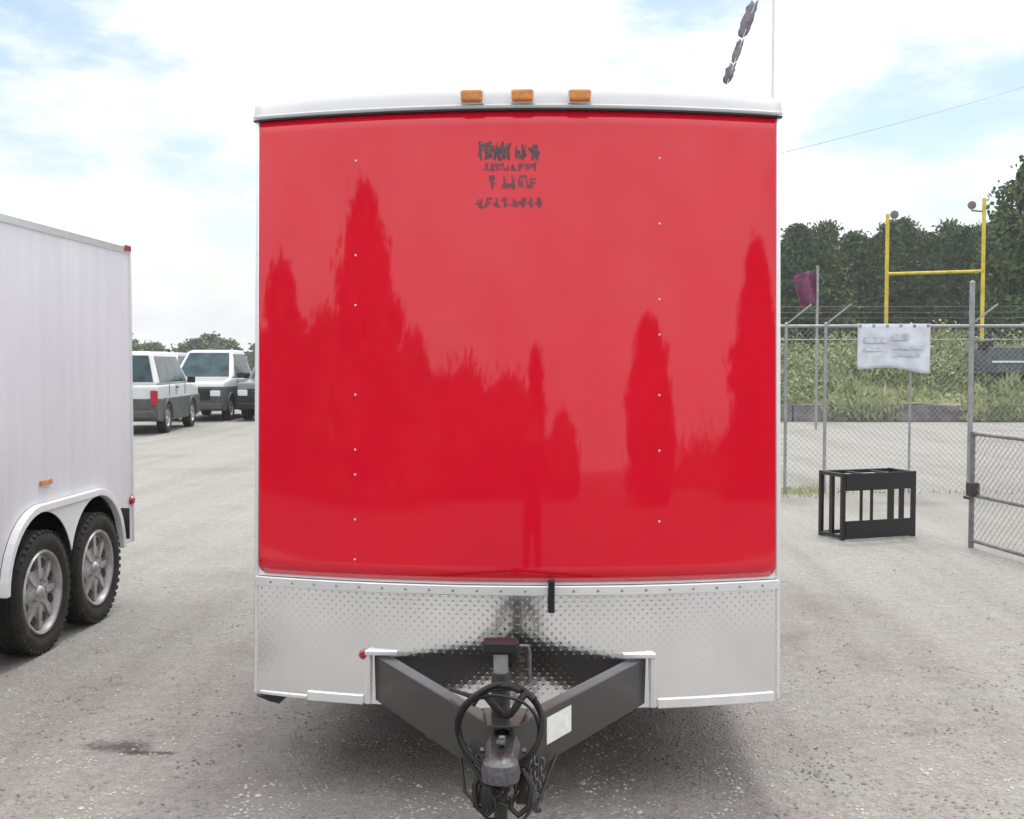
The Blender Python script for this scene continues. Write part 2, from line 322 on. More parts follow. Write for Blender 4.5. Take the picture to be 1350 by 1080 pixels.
M['bank'] = mat('weedy_soil', (0.27, 0.27, 0.12), 0.95, var=0.4, vscale=0.8, bump=0.5, bscale=5, var_col=(0.13, 0.16, 0.07))
b.build('hill', 'bank', smooth=True, kind='structure')
# low dark kerb wall at the foot of the bank
kb = MB()
for i in range(30):
    x0 = 1 + i * 3.0
    kb.box((x0 + 1.49, 34.1, 0.25), (2.97, 0.28, 0.50 + random.uniform(-0.02, 0.02)))
tag(kb.build('retaining_wall', 'concrete', bevel=0.02), 'low dark concrete retaining wall along the foot of the weedy bank', 'wall')
# loose stones on the lot
st = MB()
for i in range(7000):
    px = random.uniform(-60, 1410); py = 720 + 380 * random.random() ** 0.8
    c = ground_at(px, py); r = random.uniform(0.004, 0.011) * (1.6 if random.random() < 0.06 else 1)
    vs = [(c.x + dx * r * random.uniform(0.6, 1.2), c.y + dy * r * random.uniform(0.6, 1.2), max(0.0008, c.z + dz * r * 0.7)) for dx, dy, dz in ((1, 0, .2), (0, 1, .2), (-1, 0, .2), (0, -1, .2), (0, 0, 1))]
    st.add(vs, [(0, 1, 4), (1, 2, 4), (2, 3, 4), (3, 0, 4), (3, 2, 1, 0)])
M['stone'] = mat('loose_stone', (0.52, 0.49, 0.46), 0.9, vscale=3.0, var=0.05, var_col=(0.14, 0.13, 0.125), detail=2)
tag(st.build('gravel', 'stone', kind='stuff'), 'small loose stones scattered over the lot', 'gravel')

# ------------------------------------------------------------------ wheels
def make_wheel(parent, x, y, z=0.36, R_=0.36, out=1, wid=0.2, rim_r=0.205, name='wheel'):
    """part wheel (the rim) > tyre, hub_cap; out = +1 when the outer face looks to +x"""
    h = wid / 2
    rim = MB(); o = out
    rim.lathe([(rim_r + .012, h * .80 * o), (rim_r + .004, h * .93 * o), (rim_r - .008, h * .88 * o), (rim_r - .02, h * .45 * o), (rim_r - .05, h * .35 * o), (0.12, h * .58 * o), (0.06, h * .62 * o), (0.0, h * .62 * o)], n=48)
    for k in range(8):                                         # raised spokes between the vent holes
        a = 2 * math.pi * k / 8
        p0 = Vector((h * .56 * o, math.cos(a) * .085, math.sin(a) * .085)); p1 = Vector((h * .50 * o, math.cos(a) * (rim_r - .025), math.sin(a) * (rim_r - .025)))
        rim.bar(p0, p1, .042, .03, up=(1, 0, 0))
    w_ = rim.build(name, 'rim', parent, smooth=True); w_.location = (x, y, z)
    t = MB()
    prof = [(rim_r, h * .5), (rim_r + .01, h * .82), (rim_r + .05, h * .99), (R_ - .05, h * 1.0), (R_ - .018, h * .93), (R_ - .004, h * .8)]
    tr = []
    for g in (.55, .2, -.2, -.55): tr += [(R_, h * (g + .07)), (R_ - .009, h * (g + .06)), (R_ - .009, h * (g - .06)), (R_, h * (g - .07))]
    prof = prof + tr + [(r_, -q) for r_, q in prof[::-1]]
    t.lathe([(r_, q) for r_, q in prof], n=56)
    for k in range(44):                                        # shoulder lugs
        a = 2 * math.pi * k / 44; ca, sa = math.cos(a), math.sin(a)
        for s_ in (1, -1): t.bar((s_ * h * .78, ca * (R_ - .03), sa * (R_ - .03)), (s_ * h * .9, ca * (R_ - .001), sa * (R_ - .001)), .026, .02, up=(1, 0, 0))
    t.build('tyre', 'rubber', w_, smooth=True)
    d = MB()
    for k in range(8):                                         # dark openings
        a = 2 * math.pi * (k + .5) / 8; cy, cz = math.cos(a) * (rim_r - .068), math.sin(a) * (rim_r - .068)
        d.lathe([(0.0, h * .575 * o), (.028, h * .58 * o), (.031, h * .50 * o)], c=(0, cy, cz), n=12)
    merge(w_, d, 'black')
    hc = MB(); hc.lathe([(.042, h * .6 * o), (.040, h * .70 * o), (.030, h * .82 * o), (.015, h * .88 * o), (0, h * .89 * o)], n=24)
    for k in range(5):
        a = 2 * math.pi * k / 5; hc.lathe([(.010, h * .62 * o), (.010, h * .76 * o), (0, h * .78 * o)], c=(0, math.cos(a) * .07, math.sin(a) * .07), n=6)
    hc.build('hub_cap', 'rim', w_, smooth=True)
    return w_

# ------------------------------------------------------------------ the red fronted trailer
TX, TY = -0.17, 4.63
HW = 1.07
tr = thing('cargo_trailer', 'enclosed trailer with a curved glossy red front over a polished aluminium stone guard', 'trailer', (TX, TY, 0))
LEAN = 0.047
BOW = 0.175
def yf(x, z): return -BOW * (1 - (x / HW) ** 2) + LEAN * (z - 0.88)
ZB, Z1, Z2, ZT = 0.385, 0.885, 2.75, 2.862
ROOFY, BACKY = 0.0, 4.9
def sheet(xs_, zs_, off, name, m, thick=0.006, xlim=None):
    mb = MB(); nxx, nzz = len(xs_), len(zs_)
    vs = []
    for o_ in (0, thick):
        for x in xs_:
            for z in zs_: vs.append((x, yf(x, z) - off + o_, z))
    k = nxx * nzz; fs = []
    for i in range(nxx - 1):
        for j in range(nzz - 1):
            a = i * nzz + j; fs.append((a, a + nzz, a + nzz + 1, a + 1)); fs.append((k + a, k + a + 1, k + a + nzz + 1, k + a + nzz))
    for i in range(nxx - 1):
        for j in (0, nzz - 1): a = i * nzz + j; fs.append((a, a + nzz, k + a + nzz, k + a))
    for j in range(nzz - 1):
        for i in (0, nxx - 1): a = i * nzz + j; fs.append((a, a + 1, k + a + 1, k + a))
    mb.add(vs, fs); return mb.build(name, m, tr, smooth=True)
xs_ = [-1.045 + 2.09 * i / 40 for i in range(41)]
# red panel with rounded lower and upper corners
rc = 0.040
XR = 1.056
mb = MB(); nz_ = 30; cols = []
xr = [-XR, -XR + .002, -XR + .007, -XR + .015, -XR + .027, -XR + .04] + [-0.98 + 1.96 * i / 44 for i in range(45)] + [XR - .04, XR - .027, XR - .015, XR - .007, XR - .002, XR]
for x in xr:
    e = max(0, abs(x) - (XR - rc)); dz = rc - math.sqrt(max(0, rc * rc - e * e))
    z0 = Z1 + dz; z1 = Z2 - 0.0
    cols.append([(x, yf(x, z0 + (z1 - z0) * j / nz_) - 0.007, z0 + (z1 - z0) * j / nz_) for j in range(nz_ + 1)])
vs = [p for c in cols for p in c]; n_ = nz_ + 1
fs = [(i * n_ + j, (i + 1) * n_ + j, (i + 1) * n_ + j + 1, i * n_ + j + 1) for i in range(len(xr) - 1) for j in range(nz_)]
red = mb.add(vs, fs).build('front_panel', 'red', tr, smooth=True)
so = red.modifiers.new('sheet', 'SOLIDIFY'); so.thickness = 0.005; so.offset = 0
red['label'] = 'glossy red curved front panel'
# aluminium backing sheet, shows as the pale edge round the red panel
front_frame = sheet([-HW + 2 * HW * i / 40 for i in range(41)], [Z1 - 0.012 + (Z2 - Z1 + .012) * j / 20 for j in range(21)], 0.0, 'front_frame', 'white_paint', 0.02)
# polished skirt
HB = 0.46                                # beams meet the skirt between x = +-(HB .. HB+.08)
sk = sheet([-HW + 2 * HW * i / 48 for i in range(49)], [ZB + (Z1 - .05 - ZB) * j / 14 for j in range(15)], 0.004, 'stone_guard', 'alu', 0.008)
def band(z0, z1, x0, x1, off, name, m, nseg=30, depth=0.02, bev=0.003):
    mbb = MB(); q = []
    for i in range(nseg + 1):
        x = x0 + (x1 - x0) * i / nseg
        q.append([(x, yf(x, z0) - off, z0), (x, yf(x, z1) - off, z1), (x, yf(x, z1) - off + depth, z1), (x, yf(x, z0) - off + depth, z0)])
    vs = [p for c in q for p in c]; fs = []
    for i in range(nseg):
        for k in range(4): fs.append((4 * i + k, 4 * i + 4 + k, 4 * i + 4 + (k + 1) % 4, 4 * i + (k + 1) % 4))
    fs += [(0, 1, 2, 3), (4 * nseg + 3, 4 * nseg + 2, 4 * nseg + 1, 4 * nseg)]
    return mbb.add(vs, fs).build(name, m, tr, smooth=True, bevel=bev)
upper_trim = band(Z1 - 0.052, Z1 - 0.014, -HW, HW, 0.020, 'trim_strip', 'alu_trim')
bt = band(ZB - 0.004, ZB + 0.034, -0.84, -0.602, 0.016, 'trim_strip', 'alu_trim', 8)
bt = band(ZB - 0.004, ZB + 0.034, 0.572, HW - 0.02, 0.016, 'trim_strip', 'alu_trim', 12)
band(ZB + 0.0, ZB + 0.016, -HW + .02, -0.842, 0.012, 'trim_strip', 'alu_trim', 8)
for sx_, xa in ((-1, -0.582), (1, 0.552)):    # edging wraps up and over each tongue beam
    mbb = MB(); y0 = yf(xa, .5)
    mbb.box((xa, y0 - .012, (ZB + .60) / 2 + .0), (.022, .02, .60 - ZB)); mbb.box((xa - sx_ * .055, y0 - .018, .594), (.13, .03, .018))
    mbb.build('trim_strip', 'alu_trim', tr, bevel=0.003)
# side edge trims, full height, following the lean
for s_ in (-1, 1):
    mbb = MB(); q = []
    for z in (ZB, Z1, Z2 + .02):
        y0 = yf(HW, z); q.append([(s_ * (HW - .010), y0 - .012, z), (s_ * (HW + .008), y0 - .006, z), (s_ * (HW + .012), y0 + .045, z), (s_ * (HW - .01), y0 + .045, z)])
    vs = [p for c in q for p in c]; fs = [(4 * i + k, 4 * i + 4 + k, 4 * i + 4 + (k + 1) % 4, 4 * i + (k + 1) % 4) for i in range(2) for k in range(4)] + [(0, 1, 2, 3), (11, 10, 9, 8)]
    mbb.add(vs, fs).build('corner_trim', 'alu_trim', tr, smooth=True, bevel=0.004)
# roof cove: curved from the lip back onto the roof
mbb = MB(); prof = [(0.026, 0), (0.028, .012), (0.012, .02), (0.008, .05), (-.004, .078), (-.03, .10), (-.075, .112), (-.16, .118)]
q = []
for i in range(41):
    x = (-HW - .012) + 2 * (HW + .012) * i / 40; xx = max(-HW, min(HW, x)); sag = -.022 * (abs(x) / HW) ** 4
    q.append([(x, yf(xx, Z2) - d_, Z2 + h_ + (sag if h_ > .03 else 0)) for d_, h_ in prof])
n_ = len(prof); vs = [p for c in q for p in c]
mbb.add(vs, [(i * n_ + j, (i + 1) * n_ + j, (i + 1) * n_ + j + 1, i * n_ + j + 1) for i in range(40) for j in range(n_ - 1)])
cv = mbb.build('roof_cove', 'cove', tr, smooth=True); so = cv.modifiers.new('s', 'SOLIDIFY'); so.thickness = 0.004
band(Z2 - .007, Z2 - .001, -HW - .014, HW + .014, 0.024, 'seam_shadow', 'black', 40, .03, 0)  # black strip for the seam, with the shade under the cove lip built in
# box body behind
ys0 = 0.10
body = MB()
for s_ in (-1, 1):
    # side wall with an arch notched out for each of the tandem wheels
    ya, yb = 2.35, 4.05; top = 0.86
    poly = [(.05, ZB + .02), (ya, ZB + .02), (ya + .05, .7), (ya + .25, top), (yb - .25, top), (yb - .05, .7), (yb, ZB + .02), (BACKY, ZB + .02), (BACKY, 2.80), (.17, 2.80), (.12, 2.75), (.03, .88)]
    body.prism(poly, lambda y, z: (s_ * (HW - .02), y, z), lambda y, z: (s_ * (HW + .002), y, z))
body.build('side_wall', 'white_paint', tr)
MB().box((0, BACKY + .01, (ZB + 2.8) / 2 + .02), (2 * HW, .02, 2.8 - ZB)).build('rear_door', 'white_paint', tr)
rf = MB(); q = []
for i in range(21):
    x = -HW + 2 * HW * i / 20; zz = 2.81 + .05 * (1 - (x / HW) ** 2)
    q.append([(x, yf(x, Z2) + .14, zz - .005), (x, BACKY, zz), (x, BACKY, zz - .02), (x, yf(x, Z2) + .14, zz - .025)])
vs = [p for c in q for p in c]
rf.add(vs, [(4 * i + k, 4 * i + 4 + k, 4 * i + 4 + (k + 1) % 4, 4 * i + (k + 1) % 4) for i in range(20) for k in range(4)]).build('roof', 'roof', tr, smooth=True)
MB().box((0, 2.5, ZB + .03), (2 * HW - .1, 4.7, .04)).build('floor_deck', 'black', tr)
fr = MB()
for x in (-.8, .8): fr.box((x, 2.5, ZB - .03), (.06, 4.75, .10))
for i in range(9): fr.box((0, .3 + i * .55, ZB - .02), (1.58, .05, .08))
fr.build('chassis', 'black_steel', tr)
MB().prism([(2.35, .44), (2.4, .72), (2.6, .88), (3.8, .88), (4.0, .72), (4.05, .44)], lambda y, z: (-HW - .0, y, z), lambda y, z: (HW + .0, y, z)).build('wheel_well', 'black', tr)
for s_ in (-1, 1):
    for yy in (2.78, 3.62): make_wheel(tr, s_ * (HW + .04), yy, out=s_)
    mbb = MB(); pl = [(2.28, .45), (2.33, .72), (2.55, .92), (3.85, .92), (4.07, .72), (4.12, .45)]; pi_ = [(2.35, .45), (2.4, .70), (2.58, .86), (3.82, .86), (4.0, .70), (4.05, .45)]
    poly = pl + pi_[::-1]
    mbb.prism(poly, lambda y, z: (s_ * (HW + .003), y, z), lambda y, z: (s_ * (HW + .16), y, z)).build('fender', 'white_paint', tr)
# amber lights on the cove
for px in (620, 688, 765):
    p = at(px, 127, TY - .2); x = p.x - TX; y = yf(x, Z2) - .012
    lb = MB(); lb.box((x, y - .012, Z2 + .045), (.094, .016, .054)); base = lb.build('marker_light_base', 'white_paint', tr, bevel=.004)
    ll = MB(); ll.box((x, y - .032, Z2 + .045), (.086, .030, .046)); ll.build('lens', 'amber', base, bevel=.009)
# small red marker by the left tongue beam
x = -.60; mk = MB().lathe([(0, -.03), (.012, -.028), (.019, -.018), (.02, 0)], axis='Y', c=(x - .0, yf(x, .58) - .004, .583), n=20).build('marker_light', 'redlens', tr, smooth=True)
# rivets in two vertical seams, and along the strips
def rivets(pts, m='alu_trim', r=.005):
    rv = MB()
    for (x, z) in pts:
        rv.lathe([(0, -.004), (r * .7, -.003), (r, 0)], axis='Y', c=(x, yf(x, z) - .0100, z), n=8)
    return merge(front_frame, rv, m)
xa = at(467, 400, TY - .1).x - TX; xb = at(870, 400, TY - .1).x - TX
rivets([(xa, z) for z in (2.56, 2.18, 1.98, 1.62, 1.40, 1.30, 1.12, .96)])
rivets([(xb, z) for z in (2.56, 2.30, 2.0, 1.86, 1.62, 1.40, 1.12)])
rv = MB()
for i in range(22):
    x = -1.0 + 2.0 * i / 21; rv.lathe([(0, -.004), (.004, -.003), (.006, 0)], axis='Y', c=(x, yf(x, .85) - .021, .852), n=8)
merge(upper_trim, rv, 'galv')
# maker's decal: an emblem and lines of lettering too blurred to read, given as the same broken strokes
def decal_strokes(x0, x1, z0, z1, nch, name, m, seed, *a):
    rnd = random.Random(seed); mbb = MB(); cw = (x1 - x0) / nch; h = z1 - z0
    for i in range(nch):
        for k in range(5):
            ww, hh = (cw * rnd.uniform(.15, .3), h * rnd.uniform(.4, 1)) if k < 2 else (cw * rnd.uniform(.3, .75), h * rnd.uniform(.12, .25))
            X = x0 + cw * (i + .45 + rnd.uniform(-.3, .3)); Z = z0 + hh / 2 + rnd.random() * (h - hh); sl = rnd.uniform(-.25, .25) * hh
            mbb.add([(q, yf(q, z) - .0102 - k * .0003, z) for q, z in ((X - ww / 2, Z - hh / 2), (X + ww / 2, Z - hh / 2 + .1 * sl), (X + ww / 2 + sl, Z + hh / 2), (X - ww / 2 + sl, Z + hh / 2))], [(0, 1, 2, 3)])
    return mbb.build(name, m, tr)
def dz_(py): return at(600, py, TY - .12).z
def dx_(px): return at(px, 230, TY - .12).x - TX
dc = decal_strokes(dx_(631), dx_(674), dz_(212), dz_(185), 7, 'maker_decal', 'decal_dark', 21); dc['label'] = 'blurred dark maker emblem, unreadable'
decal_strokes(dx_(633), dx_(672), dz_(208), dz_(188), 9, 'maker_decal', 'decal_dark', 22)
decal_strokes(dx_(676), dx_(714), dz_(212), dz_(190), 4, 'decal_lettering', 'decal_dark', 3, .15, .24, .15)
decal_strokes(dx_(636), dx_(708), dz_(226), dz_(214), 8, 'decal_lettering', 'decal', 5, .2, .22)
decal_strokes(dx_(646), dx_(706), dz_(250), dz_(231), 5, 'decal_lettering', 'decal', 8, .15, .24)
decal_strokes(dx_(627), dx_(718), dz_(275), dz_(260), 8, 'decal_lettering', 'decal', 12, .2, .22)

# tongue: two C-section beams, tip plate, coupler, jack, chains, cable
tip = Vector((0.0, -1.06, 0)); BZ0, BZ1 = .40, .578
for s_ in (-1, 1):
    a = Vector((s_ * .548 - .015, -.128, 0)); b_ = Vector((s_ * .028, -1.03, 0)); mid = (BZ0 + BZ1) / 2
    tb = MB(); d = (b_ - a).normalized(); inn = Vector((-s_ * abs(d.y), -s_ * -0 - abs(d.x) * 0, 0)); inn = Vector((d.y * s_, -d.x * s_, 0)) * 1.0
    if inn.x * s_ > 0: inn = -inn
    tb.bar(a + Vector((0, 0, mid)), b_ + Vector((0, 0, mid)), .008, BZ1 - BZ0)
    for z in (BZ0 + .005, BZ1 - .005): tb.bar(a + inn * .028 + Vector((0, 0, z)), b_ + inn * .028 + Vector((0, 0, z)), .052, .0095)
    tb.bar(a + Vector((0, .25, mid)) + Vector((s_ * .1, .3, 0)), a + Vector((0, 0, mid)), .05, .1)
    beam = tb.build('tongue_beam', 'black_steel', tr, bevel=.003)
    if s_ > 0:                                   # white sticker on the outer face of the right beam
        nrm = -inn; f0, f1 = .47, .66
        pa, pb = a.lerp(b_, .625), a.lerp(b_, .79)
        lb = MB(); lb.bar(pa + nrm * .0055 + Vector((0, 0, .508)), pb + nrm * .0055 + Vector((0, 0, .508)), .0016, .092); lb.build('warning_sticker', 'label', beam)
MB().prism([(-.075, -.86), (.075, -.86), (.05, -1.05), (-.05, -1.05)], lambda x, y: (x, y, .584), lambda x, y: (x, y, .592)).build('jack_plate', 'black_steel', tr, bevel=.002)
# coupler: channel snout with ball pocket and latch
cp = MB(); cp.prism([(-.045, .545), (-.055, .585), (-.04, .615), (.04, .615), (.055, .585), (.045, .545)], lambda x, z: (x, -1.02, z - .06), lambda x, z: (x * .9, -1.17, z - .075))
cp.lathe([(0, .565), (.035, .562), (.055, .545), (.06, .52), (.058, .49), (.045, .485), (.042, .50)], axis='Z', c=(0, -1.19, -.02), n=28)
coup = cp.build('coupler', 'chain', tr, smooth=True, bevel=.003)
MB().bar((0, -1.10, .565), (0, -1.21, .592), .026, .012).bar((0, -1.12, .55), (0, -1.10, .575), .02, .02).build('latch', 'chain', coup, bevel=.003)
for s_ in (-1, 1):
    for (yy, zz) in ((-.93, .50), (-.99, .50), (-.96, .45)):
        MB().lathe([(0, .012), (.010, .012), (.012, .0)], axis='X', c=(s_ * .062 + (0 if s_ > 0 else -.012), yy - .02, zz), n=6).build('bolt', 'chain', coup)
MB().tube([(-.20, -.68, .60), (-.13, -.80, .615), (-.07, -.90, .64), (-.10, -.98, .66), (-.15, -1.0, .60), (-.13, -1.02, .50), (-.05, -1.08, .40)], .008, 8).build('wiring_lead', 'black', tr, smooth=True)
MB().lathe([(0, .0), (.018, .0), (.02, .02), (.02, .06), (.012, .075), (0, .075)], axis='Z', c=(-.05, -1.08, .335), n=14).build('wiring_plug', 'black', tr, smooth=True)
# jack
JY = -.94
jb = MB(); jb.lathe([(.0, .735), (.030, .735), (.031, .73), (.031, .34), (.0, .34)], axis='Z', c=(-.012, JY, 0), n=24)
jack = jb.build('jack', 'black_steel', tr, smooth=True)
MB().lathe([(.024, .733), (.024, .80), (.0, .80)], axis='Z', c=(-.012, JY, 0), n=20).build('jack_neck', 'galv', jack, smooth=True)
MB().box((-.012, JY - .005, .822), (.115, .065, .045)).build('jack_head', 'black', jack, bevel=.01)
MB().tube([(.05, JY, .822), (.078, JY, .822), (.082, JY, .80), (.082, JY, .70)], .007).build('crank_handle', 'chain', jack, smooth=True)
MB().lathe([(.023, .34), (.023, .04), (.075, .012), (.075, .004), (0, .004)], axis='Z', c=(-.012, JY, 0), n=24).build('jack_foot', 'black_steel', jack, smooth=True)
# round black cable coil hung in front of the jack
for k, (r0, th, dy, dz) in enumerate(((.137, .0085, -.10, 0), (.131, .006, -.085, -.004), (.124, .005, -.11, -.010))):
    pts = []
    for i in range(56):
        a = 2 * math.pi * i / 56
        rr = r0 * (1 + .03 * math.sin(2 * a + k) + .012 * math.sin(5 * a + 2 * k))
        pts.append((-.012 + rr * math.cos(a), JY + dy + .02 * math.sin(a * 2 + k), .585 + dz + rr * math.sin(a)))
    MB().tube(pts, th, 8, closed=True).build('cable_coil', 'black', tr, smooth=True)
MB().tube([(-.012, JY - .04, .69), (-.03, JY - .09, .715), (.02, JY - .11, .722), (.05, JY - .09, .70)], .009).build('hanging_hook', 'black', tr, smooth=True)
pts = [(-.10 + .2 * i / 16, JY - .10 + .01 * math.sin(i), .655 + .035 * math.sin(i * .55)) for i in range(17)]
MB().tube(pts, .012, 8).build('wiring_plug_lead', 'black', tr, smooth=True)
# safety chains looped from the tip
def chain(pts, name='safety_chain'):
    mbb = MB(); L = .034
    acc_ = [Vector(p) for p in pts]; path = []; carry = 0
    for a, b_ in zip(acc_, acc_[1:]):
        l = (b_ - a).length; t = carry
        while t < l: path.append((a.lerp(b_, t / l), (b_ - a).normalized())); t += L * .78
        carry = t - l
    for i, (p, d) in enumerate(path):
        u = d.cross(Vector((0, 1, 0.2))).normalized(); v = d.cross(u).normalized(); u = u if i % 2 else v
        ring = [p + d * (L / 2 * .75 * math.cos(t) + (.006 if math.cos(t) > 0 else -.006)) + u * (.011 * math.sin(t)) for t in [2 * math.pi * k / 10 for k in range(10)]]
        mbb.tube(ring, .0036, 6, closed=True)
    return mbb.build(name, 'chain', tr, smooth=True)
def caten(a, b_, sag, n=14): return [Vector(a).lerp(Vector(b_), i / n) - Vector((0, 0, sag * 4 * (i / n) * (1 - i / n))) for i in range(n + 1)]
chain(caten((-.08, -1.0, .46), (.085, -1.02, .46), .13)); chain(caten((-.13, -.9, .47), (.05, -1.06, .44), .10)); chain(caten((.10, -1.0, .46), (.12, -.90, .42), .16))
for s_ in (-1, 1):                                  # heavy hooks and brake cable below
    MB().tube([(s_ * .06, -1.04, .45), (s_ * .09, -1.06, .40), (s_ * .085, -1.07, .34), (s_ * .05, -1.07, .31), (s_ * .025, -1.06, .33), (s_ * .03, -1.05, .36)], .010).build('chain_hook', 'black', tr, smooth=True)
    MB().bar((s_ * .055, -1.0, .44), (s_ * .075, -1.02, .33), .04, .06).build('tongue_bracket', 'black_steel', tr, bevel=.004)
MB().tube([(-.16, -.80, .42), (-.13, -.95, .34), (-.05, -1.05, .29), (.06, -1.05, .28), (.12, -.96, .33), (.17, -.82, .42)], .006).build('brake_cable', 'black', tr, smooth=True)
# black rod and bracket at the bottom edge of the red panel
x = at(727, 790, TY - .2).x - TX
MB().box((x, yf(x, .84) - .034, .835), (.026, .022, .13)).box((x, yf(x, .84) - .038, .893), (.02, .03, .012)).build('holdback_strap', 'black', tr, bevel=.004)
# black wedge below the left corner
MB().prism([(-1.06, .384), (-.93, .384), (-.965, .352), (-1.0, .360)], lambda x, z: (x, -.06, z), lambda x, z: (x, .06, z)).build('corner_wedge', 'black', tr)

# ------------------------------------------------------------------ white trailer on the left
LX = -3.12
lt = thing('cargo_trailer', 'plain white enclosed trailer with twin wheels under a double arched fender at the left edge', 'trailer', (LX, 0, 0))
LB, LT, Y0, Y1 = .43, 2.585, 3.5, 8.22
# fender outline in (y, z)
def arc(cy, cz, r, a0, a1, n): return [(cy + r * math.cos(R(a0 + (a1 - a0) * i / n)), cz + r * math.sin(R(a0 + (a1 - a0) * i / n))) for i in range(n + 1)]
WY = (6.68, 7.50)
outl = [(6.20, LB)] + arc(WY[0], .42, .48, 178, 95, 9) + arc(WY[1], .42, .48, 85, 2, 9) + [(7.98, LB)]
inl = [(6.245, LB)] + arc(WY[0], .42, .435, 178, 95, 9) + arc(WY[1], .42, .435, 85, 2, 9) + [(7.935, LB)]
wl = [(Y0, LB)] + outl + [(Y1, LB), (Y1, LT), (Y0, LT)]
lwall = MB().prism(wl, lambda y, z: (-.02, y, z), lambda y, z: (0, y, z)).build('side_wall', 'lav_wall', lt)
MB().box((-2.10, (Y0 + Y1) / 2, (LB + LT) / 2), (.02, Y1 - Y0, LT - LB)).build('side_wall', 'lav_wall', lt)
MB().box((-1.06, Y1 - .012, (LB + LT) / 2), (2.05, .02, LT - LB - .004)).build('rear_door', 'white_paint', lt)
MB().box((-1.06, Y0 + .012, (LB + LT) / 2), (2.05, .02, LT - LB - .004)).build('front_panel', 'white_paint', lt)
MB().box((-1.06, (Y0 + Y1) / 2, LB + .03), (2.05, Y1 - Y0 - .05, .04)).build('floor_deck', 'black', lt)
rf = MB(); rf.prism([(0.012, LT - .045), (.016, LT + .0), (-.03, LT + .035), (-1.06, LT + .07), (-2.09, LT + .035), (-2.136, LT), (-2.13, LT - .045), (-2.115, LT - .045), (-2.115, LT - .004), (-.005, LT - .004), (-.005, LT - .045)], lambda x, z: (x, Y0 - .01, z), lambda x, z: (x, Y1 + .012, z)).build('roof', 'alu_trim', lt, bevel=.004)
MB().box((-.004, Y1 + .004, (LB + LT) / 2 - .02), (.034, .02, LT - LB - .05)).build('corner_trim', 'alu_trim', lt, bevel=.004)
MB().box((.006, (Y0 + 6.18) / 2, LB + .02), (.012, 6.18 - Y0, .05)).build('bottom_rail', 'white_paint', lt, bevel=.003)
wd = MB().prism(inl, lambda y, z: (-.55, y, z), lambda y, z: (-.54, y, z)); wd.build('wheel_well', 'black', lt)
lin = MB()
for (a, b_) in zip(inl, inl[1:]): lin.add([(-.54, *a), (-.02, *a), (-.02, *b_), (-.54, *b_)], [(0, 1, 2, 3)])
lin.build('wheel_well_liner', 'black', lt)
fd = MB(); fd.prism(outl + inl[::-1], lambda y, z: (.0015, y, z), lambda y, z: (.05, y, z))
fend = fd.build('fender', 'white_paint', lt, bevel=.006)
gus = arc(WY[0], .42, .432, 92, 18, 10) + arc(WY[1], .42, .432, 162, 88, 10)
MB().prism(gus, lambda y, z: (.03, y, z), lambda y, z: (.036, y, z)).build('fender_gusset', 'white_paint', lt)
MB().box((.0, 7.98, .60), (.14, .012, .22)).build('mud_flap', 'black', lt)
for wy in WY: make_wheel(lt, -.055, wy, out=1, wid=.21, rim_r=.245, z=.37, R_=.37)
for wy in WY: make_wheel(lt, -2.06, wy, out=-1, wid=.21, rim_r=.245, z=.37, R_=.37)
MB().tube([(-2.0, WY[0], .36), (-.2, WY[0], .36)], .035).tube([(-2.0, WY[1], .36), (-.2, WY[1], .36)], .035).build('axle', 'black_steel', lt)
ch_ = MB()
for x in (-.35, -1.75): ch_.box((x, (Y0 + Y1) / 2, LB - .05), (.06, Y1 - Y0 - .2, .1))
ch_.build('chassis', 'black_steel', lt)
MB().box((.02, Y1 - .07, LT - .012), (.02, .09, .045)).build('marker_light', 'redlens', lt, bevel=.006)
MB().lathe([(0, .028), (.02, .026), (.03, .012), (.032, 0)], axis='X', c=(.002, Y1 - .03, .74), n=20).build('marker_light', 'redlens', lt, smooth=True)
MB().box((.008, 6.80, 1.02), (.016, .15, .03)).build('side_reflector', 'amber', lt, bevel=.003)
rv = MB()
for yy in (3.9, 4.5, 5.1, 5.7, 6.3, 6.9, 7.5, 8.1):
    for k in range(9): rv.lathe([(0, .003), (.004, .0025), (.006, 0)], axis='X', c=(.001, yy, .98 + k * .185), n=6)
merge(lwall, rv, 'alu_trim')
MB().bar((-.35, Y0, .45), (-1.0, Y0 - 1.1, .45), .06, .12).build('tongue_beam', 'black_steel', lt); MB().bar((-1.77, Y0, .45), (-1.12, Y0 - 1.1, .45), .06, .12).build('tongue_beam', 'black_steel', lt)
MB().tube([(-1.06, Y0 - 1.05, .003), (-1.06, Y0 - 1.05, .8)], .03).build('jack', 'black_steel', lt)

